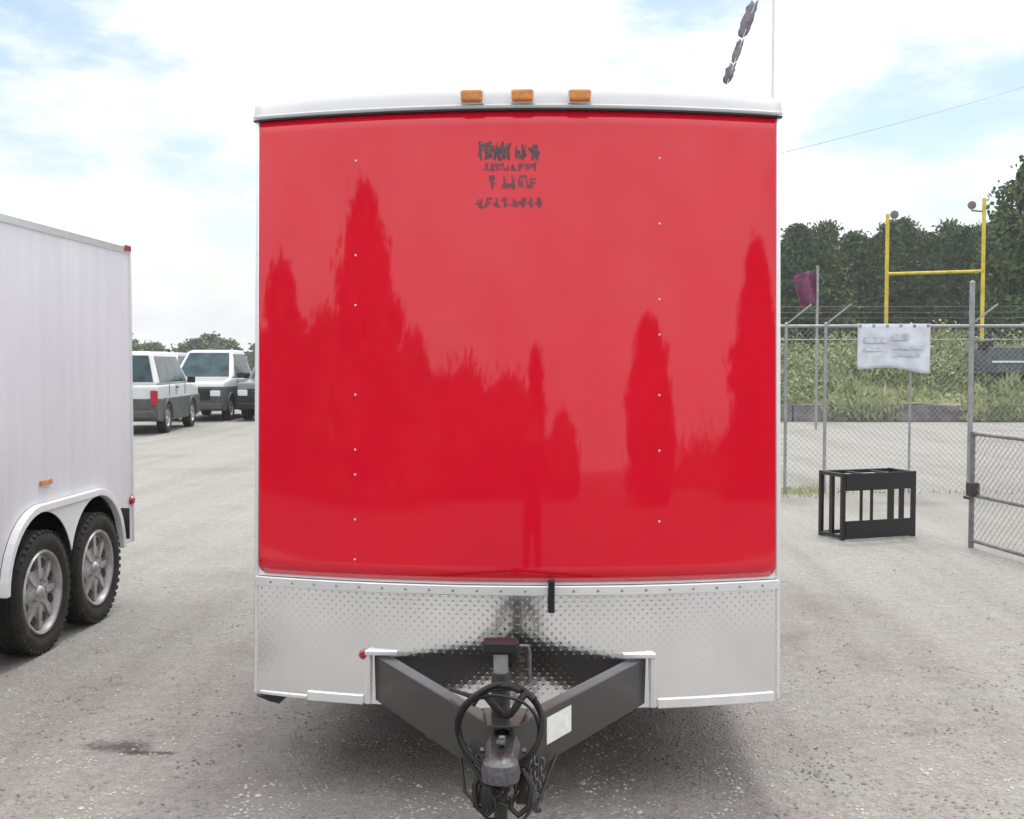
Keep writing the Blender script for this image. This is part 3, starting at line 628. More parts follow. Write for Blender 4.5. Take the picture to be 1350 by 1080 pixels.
# ------------------------------------------------------------------ parked vehicles
def vehicle(kind, label, cat, loc, rz, paint, lower, L=4.9, W=1.9, H=1.85):
    name = {'suv': 'parked_suv', 'pickup': 'parked_pickup', 'van': 'parked_van'}[kind]
    v = thing(name, label, cat, loc, rz, 'vehicles parked in a row')       # local: front looks to -y
    hl = L / 2; belt = H * .60; wr = .37; wy = (-hl + .92, hl - 1.05); gz = .30
    hood = belt - .02
    lo = [(-hl + .02, gz + .06)]
    for c in wy: lo += [(c - wr - .07, gz)] + [(c + (wr + .07) * math.cos(R(t)), .37 + (wr + .06) * math.sin(R(t))) for t in range(170, 5, -20)] + [(c + wr + .07, gz)]
    lo += [(hl - .02, gz + .06)]; up = [(hl, .62), (hl - .02, belt), (-hl + 1.15, belt + .01), (-hl + .12, hood - .09), (-hl, .78), (-hl - .02, .58)]
    mb_ = MB(); mb_.prism(lo + up, lambda y, z: (-(W / 2 - .03 * max(0, (z - .7))), y, z), lambda y, z: (W / 2 - .03 * max(0, (z - .7)), y, z))
    bd = mb_.build('body', paint, v, bevel=.09); bd.modifiers['bevel'].segments = 4
    ct = 1.04 if kind == 'pickup' else .88
    MB().prism([(y * 1.003, z) for y, z in lo] + [(hl + .012, .62), (hl + .012, ct), (-hl - .012, ct), (-hl - .03, .58)], lambda y, z: (-W / 2 - .006, y, z), lambda y, z: (W / 2 + .006, y, z)).build('lower_cladding', lower, v, bevel=.03)
    for s_ in (-1, 1):
        for yy in (-hl + 1.75, -hl + 2.75, hl - 1.25):
            if kind == 'pickup' and yy > hl - 1.3: continue
            MB().box((s_ * (W / 2 - .004), yy, (ct + belt) / 2 + .01), (.012, .010, belt - ct - .06)).build('door_seam', 'cargrey', v)
        for yy in (-hl + 2.6, -hl + 3.45):
            if yy < hl - 1.3: MB().box((s_ * (W / 2 + .006), yy, belt - .10), (.03, .15, .03)).build('door_handle', 'black', v)
        for c in wy:
            ap = [(c + (wr + .13) * math.cos(R(t)), .37 + (wr + .12) * math.sin(R(t))) for t in range(0, 181, 15)]; ai = [(c + (wr + .05) * math.cos(R(t)), .37 + (wr + .05) * math.sin(R(t))) for t in range(180, -1, -15)]
            MB().prism(ap + ai, lambda y, z: (s_ * (W / 2 - .03), y, z), lambda y, z: (s_ * (W / 2 + .035), y, z)).build('wheel_arch', lower, v, bevel=.012)
    # cabin
    c0 = -hl + 1.15; c1 = {'suv': hl - .08, 'van': hl - .05, 'pickup': hl - 1.75}[kind]
    cb = [(c0, belt - .01), (c0 + .82, H - .05), (c0 + 1.15, H), (c1 - .45, H - .01), (c1 - .28, H - .06), (c1, belt - .01)]
    tum = lambda z: (W / 2 - .02) - .21 * max(0, (z - belt)) / (H - belt)
    MB().prism(cb, lambda y, z: (-tum(z), y, z), lambda y, z: (tum(z), y, z)).build('cabin', paint, v, bevel=.06)
    # side windows: one mesh per window
    zt, zb = H - .13, belt + .04
    xf = lambda y0_, s_: None
    yy0 = c0 + .22 + .05; edges = [c0 + .30, c0 + 1.25, c0 + 2.2, c1 - .30] if kind != 'pickup' else [c0 + .30, c0 + 1.2, c1 - .22]
    for s_ in (-1, 1):
        for a, b_ in zip(edges, edges[1:]):
            if b_ - a < .2: continue
            a2 = a + .03; b2 = b_ - .03; at_ = max(a2, c0 + .78)
            poly = [(a2, zb), (b2, zb), (b2 - (.08 if b_ == edges[-1] else 0), zt), (at_ if a == edges[0] else a2, zt)]
            MB().prism(poly, lambda y, z: (s_ * (tum(z) - .004), y, z), lambda y, z: (s_ * (tum(z) + .006), y, z)).build('side_window', 'glass', v)
    def slant(y0_, z0_, y1_, z1_, off, nm, shr=.1):
        w0, w1 = tum(z0_) - shr, tum(z1_) - shr
        MB().add([(-w0, y0_ + off, z0_), (w0, y0_ + off, z0_), (w1, y1_ + off, z1_), (-w1, y1_ + off, z1_), (-w0, y0_ + off * .2, z0_), (w0, y0_ + off * .2, z0_), (w1, y1_ + off * .2, z1_), (-w1, y1_ + off * .2, z1_)],
                 [(0, 1, 2, 3), (4, 7, 6, 5), (0, 4, 5, 1), (1, 5, 6, 2), (2, 6, 7, 3), (3, 7, 4, 0)]).build(nm, 'glass', v)
    slant(c0 + .05, belt + .04, c0 + .76, H - .09, -.018, 'windscreen', .11); slant(c1 - .03, belt + .06, c1 - .25, H - .11, .014, 'rear_window', .08)
    # ends
    MB().box((0, -hl - .01, .46), (W - .06, .16, .20)).build('front_bumper', lower, v, bevel=.04)
    rb = MB().box((0, hl + .02, .50), (W - .06, .16, .20)).build('rear_bumper', lower, v, bevel=.04)
    gr_ = MB().box((0, -hl - .012, .80), (W * .62, .04, .34)).build('grille', 'black', v, bevel=.01)
    for i in range(3): MB().box((0, -hl - .036, .72 + i * .08), (W * .47, .012, .012)).build('grille_bar', 'chrome', gr_)
    for s_ in (-1, 1):
        MB().box((s_ * (W / 2 - .22), -hl + .0, .84), (.30, .08, .17)).build('headlight', 'clearlens', v, bevel=.02)
        MB().box((s_ * (W / 2 - .075), hl - .0, .90), (.16, .12, .36)).build('tail_light', 'redlens', v, bevel=.02)
        mb_ = MB().box((s_ * (W / 2 + .12), c0 + .42, belt + .08), (.20, .10, .17)); mb_.build('mirror', 'black', v, bevel=.02)
        for c in wy: make_wheel(v, s_ * (W / 2 - .10), c, z=.37, R_=.37, out=s_, wid=.22)
    MB().box((0, hl + .006 + .10, .62), (.32, .01, .16)).build('number_plate', 'label', v)
    MB().box((0, -hl - .096, .46), (.32, .01, .13)).build('number_plate', 'label', v)
    if kind == 'pickup':
        MB().prism([(c1 + .05, belt - .45), (hl - .07, belt - .45), (hl - .07, belt + .012), (c1 + .05, belt + .012)], lambda y, z: (-W / 2 + .12, y, z), lambda y, z: (W / 2 - .12, y, z)).build('load_bed_liner', 'black', v)
    if kind == 'suv':
        for s_ in (-1, 1): MB().tube([(s_ * .66, c0 + 1.2, H - .01), (s_ * .66, c0 + 1.3, H + .05), (s_ * .66, c1 - .6, H + .05), (s_ * .66, c1 - .5, H - .01)], .017).build('roof_rail', 'black', v)
    return v
# nearest shows its tail and right side; the next faces the camera
vehicle('suv', 'white estate car with grey lower body and red tail light beside the white trailer', 'car', (-10.72, 29.15, 0), R(180 + 5.6), 'carwhite', 'cargrey', 4.7, 1.86, 2.03)
vehicle('pickup', 'white pickup with blue tinted windscreen and dark grille next to the red panel', 'pickup', (-10.78, 35.75, 0), R(1), 'carwhite', 'cargrey', 5.4, 1.86, 2.14)
vehicle('suv', 'dark grey estate car cut off by the left edge of the red panel', 'car', (-8.58, 36.0, 0), R(-1), 'cardark', 'black', 5.0, 1.86, 2.1)
vehicle('van', 'silver van farther back, partly hidden behind the white pickup', 'van', (-13.9, 39.5, 0), R(4), 'carsilver', 'black', 5.0, 1.9, 2.1)

# ------------------------------------------------------------------ chain link fence
FY = 15.4
fn = thing('chain_link_fence', 'tall galvanised chain link fence with slanted barbed wire arms behind the black rack', 'fence', (3.0, FY, 0))
def fx(px): return at(px, 500, FY).x - 3.0
TOPZ = at(1200, 428, FY).z
X0, X1 = -3.4, 17.5
posts = [(fx(1036), .021), (fx(1088), .022), (fx(1200), .016), (fx(1280), .034), (fx(1280) + 2.9, .028), (fx(1280) + 5.9, .028), (fx(1280) + 8.9, .028), (fx(1280) + 11.9, .028), (-1.6, .03), (-3.4, .03)]
for i, (x, r) in enumerate(posts):
    top = TOPZ + (.55 if i == 3 else .0)
    p = MB().tube([(x, 0, 0.0), (x, 0, top)], r, 12).lathe([(r * 1.2, top), (r, top + .02), (0, top + .035)], axis='Z', c=(x, 0, 0), n=12)
    po = p.build('post', 'galv', fn, smooth=True)
    if i != 2:
        MB().bar((x + .02, 0, TOPZ + .02), (x + .32, -.05, TOPZ + .27), .022, .022).build('barbed_wire_arm', 'galv', po, bevel=.004)
MB().tube([(X0, 0, TOPZ - .02), (X1, 0, TOPZ - .02)], .021, 8).build('top_rail', 'galv', fn, smooth=True)
MB().tube([(X0, .0, TOPZ - .20), (X1, .0, TOPZ - .20)], .008, 6).build('tension_wire', 'galv', fn)
bw_ = MB()
for k in (.35, .65, .95):
    bw_.tube([(X0 + .3 * k, -.05 * k, TOPZ + .25 * k), (X1 + .3 * k, -.05 * k, TOPZ + .25 * k)], .0014, 4)
bw_.build('barbed_wire', 'galv', fn)
ms = MB(); st_ = .075; Ht = TOPZ - .04; wr_ = .0015
def wire(a, b_):
    ms.bar(a, b_, wr_ * 2, wr_ * 2, up=(0, 1, 0))
x = X0 - Ht
while x < X1:
    for sg in (1, -1):
        if sg == 1: a, b_ = (x, .03), (x + Ht, Ht + .03)
        else: a, b_ = (x, Ht + .03), (x + Ht, .03)
        # clip to the panel
        (ax, az), (bx, bz) = a, b_; t0 = max(0, (X0 - ax) / Ht); t1 = min(1, (X1 - ax) / Ht)
        if t1 > t0: wire((ax + Ht * t0, .027 + .002 * sg, az + (bz - az) * t0), (ax + Ht * t1, .027 - .002 * sg, az + (bz - az) * t1))
    x += st_
ms.build('mesh', 'galv', fn)
# banner on the fence
bn = MB(); a = at(1131, 427, FY - .05); c = at(1226, 487, FY - .05); nx_, nz_ = 24, 12; vs = []
for i in range(nx_ + 1):
    for j in range(nz_ + 1):
        u, v_ = i / nx_, j / nz_
        vs.append((a.x + (c.x - a.x) * u, FY - .045 + .012 * math.sin(u * 19) * v_ + .01 * mnoise.noise(Vector((u * 4, v_ * 3, 1))), a.z + (c.z - a.z) * v_ * (1 - .10 * u * math.sin(u * 5))))
bo = bn.add(vs, [(i * (nz_ + 1) + j, (i + 1) * (nz_ + 1) + j, (i + 1) * (nz_ + 1) + j + 1, i * (nz_ + 1) + j + 1) for i in range(nx_) for j in range(nz_)]).build('banner', 'banner', smooth=True)
so = bo.modifiers.new('s', 'SOLIDIFY'); so.thickness = .003
for k in range(6):
    ex_ = a.x + .03 + (c.x - a.x - .06) * k / 5; MB().tube([(ex_ + .016 * math.cos(q), FY - .052, a.z - .03 + .016 * math.sin(q)) for q in [i * .785 for i in range(8)]], .005, 6, closed=True).build('eyelet', 'darkpipe', bo)
for (u0, u1, v0, v1) in ((.08, .40, .30, .42), (.08, .34, .52, .60), (.48, .92, .50, .56), (.50, .86, .66, .72), (.48, .70, .22, .36)):      # faded print, too worn to read
    MB().box((a.x + (c.x - a.x) * (u0 + u1) / 2, FY - .066, a.z + (c.z - a.z) * (v0 + v1) / 2), ((c.x - a.x) * (u1 - u0), .002, abs(c.z - a.z) * (v1 - v0))).build('faded_print', 'fadedprint', bo)
tag(bo, 'faded white and grey banner hanging from the top rail of the chain link fence', 'banner')
# low open gate on the right
ga = ground_at(1280, 722); gb = ground_at(1350, 743); gd = (gb - ga).normalized()
gt = thing('pipe_gate', 'low grey pipe gate with wire mesh, swung open at the right edge', 'gate', (ga.x, ga.y, 0), math.atan2(gd.y, gd.x))
GH = 1.08; GL = 2.6
MB().tube([(0, 0, .0), (0, 0, GH + .02)], .026).build('hinge_post', 'darkpipe', gt, smooth=True)
for z in (.07, .50, GH): MB().tube([(0.02, 0, z), (GL, 0, z)], .017).build('rail', 'darkpipe', gt, smooth=True)
MB().tube([(GL, 0, .05), (GL, 0, GH + .02)], .02).build('end_post', 'galv', gt, smooth=True)
MB().box((.05, -.02, .56), (.10, .09, .13)).box((-.05, -.02, .47), (.1, .03, .03)).build('latch', 'black_steel', gt, bevel=.008)
ms = MB(); x = -GH
while x < GL:
    for sg in (1, -1):
        t0 = max(0, -x / (GH - .07)); t1 = min(1, (GL - x) / (GH - .07))
        if t1 > t0:
            f = lambda t: (x + (GH - .07) * t, .004 * sg, .07 + (GH - .07) * (t if sg > 0 else 1 - t)); ms.bar(f(t0), f(t1), .003, .003, up=(0, 1, 0))
    x += .075
ms.build('mesh', 'galv', gt)

# ------------------------------------------------------------------ black steel rack
rp = ground_at(1110, 713); rq = ground_at(1207, 707); rd = (rq - rp); rw = rd.length; rang = math.atan2(rd.y, rd.x)
rk = thing('steel_rack', 'open black steel rack with wide top and bottom plates standing on the gravel', 'rack', (rp.x, rp.y, 0), rang)
RH, RD = .66, .40
for (x, y) in ((0.02, 0.02), (rw - .02, .02), (.02, RD - .02), (rw - .02, RD - .02)):
    MB().box((x, y, RH / 2), (.04, .04, RH)).build('corner_post', 'black', rk, bevel=.003)
MB().box((rw / 2, .0, RH - .088), (rw - .082, .012, .17)).build('top_plate', 'black', rk, bevel=.003)
MB().box((rw / 2, .0, .10), (rw - .082, .012, .18)).build('bottom_plate', 'black', rk, bevel=.003)
for f_, w_ in ((.26, .030), (.40, .030), (.665, .065), (.81, .030)): MB().box((f_ * rw, .012, RH / 2), (w_, .012, RH - .12)).build('upright_bar', 'black', rk)
for y in (RD * .5,): MB().box((.02, y, RH / 2), (.03, .05, RH - .06)).build('side_bar', 'black', rk); MB().box((rw - .02, y, RH / 2), (.03, .05, RH - .06)).build('side_bar', 'black', rk)
for z in (.03, RH - .02):
    r_ = MB()
    r_.box((.02, RD / 2, z), (.036, RD - .08, .036)).box((rw - .02, RD / 2, z), (.036, RD - .08, .036)).box((rw / 2, RD - .02, z), (rw - .08, .036, .036))
    for k in (1, 2): r_.box((rw * k / 3, RD / 2, z), (.03, RD - .06, .02))
    r_.build('frame_rail', 'black', rk, bevel=.003)

# ------------------------------------------------------------------ goal frame, flag, pole, pennants
def bz(x, y): return bank_z(x, y)
GY = 46
ga, gb = at(1170, 300, GY), at(1297, 300, GY)
gp = thing('goalpost', 'tall yellow goalpost with a high crossbar standing before the pines', 'goalpost', ((ga.x + gb.x) / 2, GY, bz(ga.x, GY)))
hw_ = (gb.x - ga.x) / 2; g0 = gp.location.z
for s_, pyt in ((-1, 282), (1, 262)):
    zt = at(1230, pyt, GY).z - g0
    u_ = MB().tube([(s_ * hw_, 0, 0), (s_ * hw_, 0, zt)], .075, 12).build('upright', 'yellow', gp, smooth=True)
    lz = at(1230, 283 if s_ < 0 else 271, GY).z - g0; lx = s_ * hw_ + (.26 if s_ < 0 else -.49)
    MB().lathe([(0, -.12), (.15, -.10), (.17, -.02), (.11, .12), (.04, .2), (0, .2)], axis='Y', c=(lx, 0, lz), n=18).build('lamp_head', 'lampbrown', u_, smooth=True)
    MB().tube([(s_ * hw_, .02, lz - .25), (lx, .02, lz - .2)], .035, 6).build('lamp_bracket', 'lampbrown', u_)
cz = at(1230, 361, GY).z - g0
MB().tube([(-hw_, 0, cz), (hw_, 0, cz + .1)], .06, 10).build('crossbar', 'yellow', gp, smooth=True)
# flag
p = at(1078, 350, 30); fl = thing('flagpole', 'short grey flagpole with a drooping purple flag, before the pines beside the trailer', 'flagpole', (p.x, 30, 0))
MB().tube([(0, 0, 0), (0, 0, p.z)], .035, 8).build('pole', 'galv', fl, smooth=True)
za, zb_ = at(1078, 357, 30).z, at(1078, 402, 30).z; vs = []; nn = 10
for i in range(nn + 1):
    for j in range(nn + 1):
        u, v_ = i / nn, j / nn; vs.append((-.04 - .62 * u * (.9 - .25 * v_), .10 * math.sin(u * 8 + v_ * 2) , za + (zb_ - za) * v_ - .13 * u * u))
fo = MB().add(vs, [(i * (nn + 1) + j, (i + 1) * (nn + 1) + j, (i + 1) * (nn + 1) + j + 1, i * (nn + 1) + j + 1) for i in range(nn) for j in range(nn)]).build('flag', 'purple', fl, smooth=True)
so = fo.modifiers.new('s', 'SOLIDIFY'); so.thickness = .006
# slim white pole behind the trailer corner
PY = 15.0; pp = at(1018, 200, PY)
pl_ = thing('slim_pole', 'slim pale pole rising behind the top right corner of the red fronted trailer', 'pole', (pp.x, PY, 0))
PT = at(1018, -70, PY).z
MB().tube([(0, 0, 0), (0, 0, PT)], [.035, .016], 12).build('shaft', 'white_paint', pl_, smooth=True)
MB().lathe([(.03, PT), (.05, PT + .03), (.04, PT + .08), (0, PT + .09)], axis='Z', n=12).build('cap', 'white_paint', pl_, smooth=True)
wa_ = at(1018, 205, PY); wb_ = at(1350, 88, 24); wc_ = wa_ + (wb_ - wa_) * 4
ow = MB().tube([wa_.lerp(wc_, i / 30) - Vector((0, 0, 2.2 * (i / 30) * (1 - i / 30))) for i in range(31)], .004, 5).build('overhead_wire', 'galv')
tag(ow, 'thin overhead wire running from the slim pale pole up across the right sky', 'wire')
# pennants on a rope from the pole top
a = at(1016, -55, PY); e = at(905, 265, 14.0)
ps = thing('pennant_string', 'rope with small dark pennants hanging down from the slim pale pole', 'pennants', (a.x, a.y, 0))
MB().tube([(0, 0, a.z), (e.x - a.x, e.y - a.y, e.z)], .004, 5).build('rope', 'white_paint', ps)
def ropep(py): t = (py + 55) / 320; return a.lerp(e, t)
for (p0, p1, w_) in ((2, 50, .15), (54, 84, .10), (86, 112, .12)):
    A_, B_ = ropep(p0) - Vector((a.x, a.y, 0)), ropep(p1) - Vector((a.x, a.y, 0)); d = (B_ - A_); l = d.length; vs = []
    for i in range(9):
        t = i / 8; wv = w_ * (.45 + .55 * math.sin(math.pi * min(1, t * .8 + .05)) ** .8) * (1 + .5 * mnoise.noise(Vector((p0 + t * 6, 0, 0))))
        for s_ in (0, .5, 1): vs.append(A_ + d * t + Vector((-wv * (s_ - .35), .05 * math.sin(t * 6 + s_ * 3), -.03 * math.sin(s_ * 3))))
    fo = MB().add(vs, [(i * 3 + k, i * 3 + k + 1, i * 3 + k + 4, i * 3 + k + 3) for i in range(8) for k in range(2)]).build('pennant', 'pennant', ps, smooth=True)
    so = fo.modifiers.new('s', 'SOLIDIFY'); so.thickness = .003

# low blue grey trailer on the bank
bx = at(1293, 470, 38); bt_ = thing('flatbed_trailer', 'dull blue grey flatbed trailer with a white stripe beyond the weeds at the right', 'trailer', (bx.x + 2.3, 38, bank_z(bx.x + 1, 38) + .1))
g0 = bt_.location.z; zt = at(1300, 458, 38).z - g0; zs = at(1300, 477, 38).z - g0
bdy = MB().box((0, 0, (zt + .35) / 2), (4.6, 1.9, zt - .35)).build('body', 'bluegrey', bt_, bevel=.03)
for k in range(6): MB().box((-2.1 + k * .84, -.97, (zt + .35) / 2), (.07, .05, zt - .36)).build('stake', 'bluegrey', bt_)
MB().box((0, -.985, zs), (4.6, .03, .06)).build('stripe', 'white_paint', bt_)
MB().box((-2.25, -.3, zt + .06), (.35, .5, .3)).build('toolbox', 'black', bt_, bevel=.03)
for x in (-.6, .35):
    for s_ in (-1, 1):
        w__ = MB().lathe([(.0, .1), (.3, .1), (.34, .06), (.34, -.06), (.3, -.1), (0, -.1)], axis='Y', c=(x, s_ * .85, .30), n=24).build('wheel', 'rubber', bt_, smooth=True)

# ------------------------------------------------------------------ trees
def leaf_quad(mb_, p, size, rnd, flat=.5, nar=1.0):
    d = Vector((rnd.uniform(-1, 1), rnd.uniform(-1, 1), rnd.uniform(-flat, 1))).normalized(); u = d.orthogonal().normalized(); u.rotate(Matrix.Rotation(rnd.uniform(0, 6.28), 3, d)); v = d.cross(u)
    s1, s2 = size * rnd.uniform(.6, 1.2), size * rnd.uniform(.35, .7) * nar
    mb_.add([p + u * s1, p + v * s2, p - u * s1 * .7, p - v * s2], [(0, 1, 2, 3)])
def tree_meshes(H, rad, kind, seed, clumps=90, per=34, leaf=.16, base=.25):
    """trunk with limbs, crown of leaf clumps at the limb ends"""
    rnd = random.Random(seed); tk = MB(); cr_ = MB()
    pts = [Vector((rnd.uniform(-.1, .1) * t * 2, rnd.uniform(-.1, .1) * t * 2, H * .97 * t)) for t in [0, .15, .3, .5, .7, .85, 1]]; pts[0] = Vector((0, 0, 0))
    tk.tube(pts, [H * .02 * (1 - .9 * t) for t in [0, .15, .3, .5, .7, .85, 1]], 9)
    lean_ = [rnd.uniform(.7, 1.25) for _ in range(12)]
    for i in range(clumps):
        t = rnd.random() ** .85; z = H * (base + (1 - base) * t)
        if kind == 'spire': pr = rad * (1 - t) ** .85 + .05
        elif kind == 'cone': pr = rad * min(1, (1 - t) * 1.35 + .03) * (.6 + .4 * min(1, t * 5))
        elif kind == 'pine': pr = rad * (math.sin(math.pi * min(1, .18 + t * .80)) ** .8)
        else: pr = rad * math.sin(math.pi * min(1, .12 + t * .86)) ** .55
        a = rnd.uniform(0, 2 * math.pi); pr *= lean_[int(a / 6.2832 * 12) % 12]; rr = pr * rnd.uniform(.35, 1.0)
        c = Vector((math.cos(a) * rr, math.sin(a) * rr, z - (.12 * rr if kind != 'broad' else 0)))
        if i % 2 == 0: tk.tube([Vector((0, 0, max(H * .12, z - rr * .35))), c * 1.0], [H * .005, H * .0015], 5)
        cs = (.16 + .30 * rnd.random()) * (rad * .55 + .35)
        if kind == 'spire': cs *= .45 + .6 * (1 - t)
        for k in range(per):
            q_ = Vector((rnd.gauss(0, 1), rnd.gauss(0, 1), rnd.gauss(0, .6))) * cs * .55
            leaf_quad(cr_, c + q_, leaf * (1.15 if kind == 'cone' else 1), rnd, .5, .6 if kind == 'cone' else 1)
    for k in range(per): leaf_quad(cr_, Vector((rnd.gauss(0, .12), rnd.gauss(0, .12), H - abs(rnd.gauss(0, .4)))), leaf * .8, rnd)
    return tk, cr_
def tree(name, label, H, rad, kind, seed, loc, m='pine', group=None, **kw):
    t = thing(name, label, 'tree', loc, 0, group); a_, b_ = tree_meshes(H, rad, kind, seed, **kw)
    a_.build('trunk', 'bark', t, smooth=True); b_.build('crown', m, t); return t
GP = 'pines in the line behind the fence'; LBL = 'dark green pine standing in the dense line behind the weedy bank'
protos = [tree('pine_tree', LBL, 8.6, 2.2 if i % 2 else 1.9, 'cone', 11 + i, (20, 80, 2.1), group=GP, clumps=150, per=46, leaf=.20, base=.03) for i in range(4)]
k = 0
rnd = random.Random(5)
for row, (Y, h0, n_, xa_, xb_) in enumerate(((76, .96, 44, 6, 96), (79, 1.02, 44, 5, 98), (83, 1.08, 44, 6, 100))):
    for i in range(n_):
        x = xa_ + (xb_ - xa_) * (i + rnd.uniform(-.3, .3)) / n_; s_ = h0 * rnd.uniform(.90, 1.07); y = Y + rnd.uniform(-1.5, 1.5)
        loc = (x, y, bank_z(x, y) - .1)
        if k < 4: o = protos[k]; o.location = loc; o.rotation_euler.z = rnd.uniform(0, 6); o.scale = (s_ * 1.0, s_ * 1.0, s_)
        else: dup(protos[k % 4], loc, rnd.uniform(0, 6.28), scale=(s_ * rnd.uniform(.85, 1.1), s_, s_))
        k += 1
p = at(1372, 300, 56); zb0 = bank_z(p.x, 56); tree('pine_tree', 'large dark pine at the right edge, nearer and taller than the line of pines', at(1340, 212, 56).z - zb0, 2.8, 'pine', 91, (p.x, 56, zb0), clumps=190, per=60, leaf=.19, base=.15)
# far hazy trees to the left
LG = 'distant trees behind the parked vehicles'
pr = [tree('leafy_tree', 'small distant bushy tree low over the roofs of the parked vehicles', 4.7, 2.6, 'broad', 40 + i, (0, 0, 0), 'leaf', LG, clumps=60, per=30, leaf=.30, base=.06) for i in range(2)]
k = 0
for i in range(32):
    x = -96 + i * 2.9 + rnd.uniform(-1, 1); y = 150 + rnd.uniform(-6, 8); s_ = rnd.uniform(.9, 1.3)
    px_ = 734 + x * 1500 / y
    if 185 < px_ < 215: s_ *= .8
    loc = (x, y, 0)
    if k < 2: pr[k].location = loc; pr[k].scale = (s_ * 1.3, s_, s_ * .95)
    else: dup(pr[k % 2], loc, rnd.uniform(0, 6), scale=(s_ * 1.35, s_, s_ * .95))
    k += 1
# trees behind the camera, seen mirrored in the red panel
def mirror(px, py):
    d = ray(px, py).normalized(); o_ = Vector((0, 0, EYE)); t = 4.0
    for _ in range(40):
        p_ = o_ + d * t; lx_ = p_.x - TX; t -= (p_.y - TY - yf(lx_, p_.z)) / d.y
    p_ = o_ + d * t; lx_ = p_.x - TX; nrm = Vector((2 * BOW * lx_ / HW ** 2, -1, LEAN)).normalized()
    return p_, d - 2 * d.dot(nrm) * nrm
def back_tree(px, pytop, dist, wpx, label, kind='spire', seed=1, m='pine', name='spruce_tree', **kw):
    p_, r_ = mirror(px, pytop); t = dist / math.hypot(r_.x, r_.y); top = p_ + r_ * t
    q1, r1 = mirror(px - wpx / 2, pytop); q2, r2 = mirror(px + wpx / 2, pytop); a1 = math.atan2(r1.x, -r1.y); a2 = math.atan2(r2.x, -r2.y)
    rad = dist * abs(a2 - a1) / 2
    return tree(name, label, top.z, rad, kind, seed, (top.x, top.y, 0), m, **kw)
back_tree(482, 256, 34, 190, 'tall tapering spruce mirrored at the left of the red front panel', seed=61, clumps=330, per=56, leaf=.30, base=.03)
back_tree(372, 362, 40, 80, 'dark round topped tree mirrored near the left edge of the red front panel', 'pine', 62, clumps=190, per=50, leaf=.36, base=.03, name='pine_tree')
back_tree(428, 425, 44, 90, 'lower dark tree mirrored between two taller ones at the left of the panel', 'pine', 63, clumps=190, per=50, leaf=.4, base=.02, name='pine_tree')
back_tree(546, 462, 44, 100, 'shorter tree mirrored just right of the tapering spruce in the red panel', 'pine', 64, clumps=200, per=50, leaf=.4, base=.02, name='pine_tree')
back_tree(610, 505, 48, 110, 'low tree mirrored left of the middle of the red panel', 'broad', 65, clumps=200, per=50, leaf=.4, base=.02, name='pine_tree')
back_tree(668, 522, 50, 100, 'broad low tree mirrored behind the photographer in the red panel', 'broad', 66, clumps=200, per=46, leaf=.4, base=.02, name='pine_tree')
back_tree(706, 462, 34, 26, 'thin dark tree mirrored just right of the photographer in the red panel', 'pine', 72, clumps=120, per=46, leaf=.25, base=.02, name='cypress_tree')
back_tree(742, 560, 46, 52, 'low bushy tree mirrored right of the middle of the red panel', 'pine', 67, clumps=160, per=44, leaf=.35, base=.02, name='pine_tree')
back_tree(855, 432, 36, 66, 'narrow upright tree mirrored at the right of the red front panel', 'pine', 68, clumps=230, per=60, leaf=.3, base=.03, name='cypress_tree')
back_tree(996, 330, 36, 120, 'tall narrow spire of a tree mirrored at the right edge of the red panel', seed=69, clumps=300, per=60, leaf=.3, base=.02)
back_tree(925, 605, 60, 130, 'low leafy tree mirrored between two tall ones at the right of the panel', 'broad', 70, 'leaf', 'leafy_tree', clumps=90, per=40, leaf=.3, base=.02)

# ------------------------------------------------------------------ weeds on the bank (uncountable)
wd = MB(); rnd = random.Random(9)
for i in range(16000):
    x = rnd.uniform(3, 24); y = 34.3 + 9 * rnd.random() ** .8; dens = mnoise.noise(Vector((x * .35, y * .35, 3)))
    if rnd.random() > .62 + dens: continue
    z = bank_z(x, y); h = rnd.uniform(.15, .55) * (1 + 1.6 * max(-.4, mnoise.noise(Vector((x * .6, y * .3, 8)))))
    for k in range(4):
        b0 = Vector((x + rnd.gauss(0, .08), y + rnd.gauss(0, .08), z + rnd.random() * h * .5)); tp = b0 + Vector((rnd.gauss(0, .14), rnd.gauss(0, .14), h * rnd.uniform(.3, .6))); wv = Vector((rnd.uniform(-1, 1), rnd.uniform(-1, 1), 0)).normalized() * rnd.uniform(.02, .06)
        mdp = b0.lerp(tp, .5); wd.add([b0, mdp + wv, tp, mdp - wv], [(0, 1, 2, 3)])
for i in range(900):                       # straggling growth over the wall
    x = rnd.uniform(2, 24)
    if mnoise.noise(Vector((x * .5, 0, 5))) < -.05: continue
    for k in range(5):
        b0 = Vector((x + rnd.gauss(0, .1), rnd.uniform(33.75, 34.2), rnd.random() * .55)); tp = b0 + Vector((rnd.gauss(0, .12), rnd.gauss(0, .08), rnd.uniform(.08, .3))); wv = Vector((.04, 0, .01))
        mdp = b0.lerp(tp, .5); wd.add([b0, mdp + wv, tp, mdp - wv], [(0, 1, 2, 3)])
for i in range(90):                        # brush clumps
    x = rnd.uniform(3.5, 24); y = 35 + 8 * rnd.random(); rr = rnd.uniform(.35, 1.0); z = bank_z(x, y) + rr * .5
    for k in range(int(330 * rr)):
        q_ = Vector((rnd.gauss(0, 1) * rr * .6, rnd.gauss(0, 1) * rr * .5, rnd.gauss(0, 1) * rr * .42)); leaf_quad(wd, Vector((x, y, z)) + q_, rnd.uniform(.05, .11), rnd)
tag(wd.build('weeds', 'weed', kind='stuff'), 'yellow green weeds and brush covering the bank', 'weeds')
tf = MB()
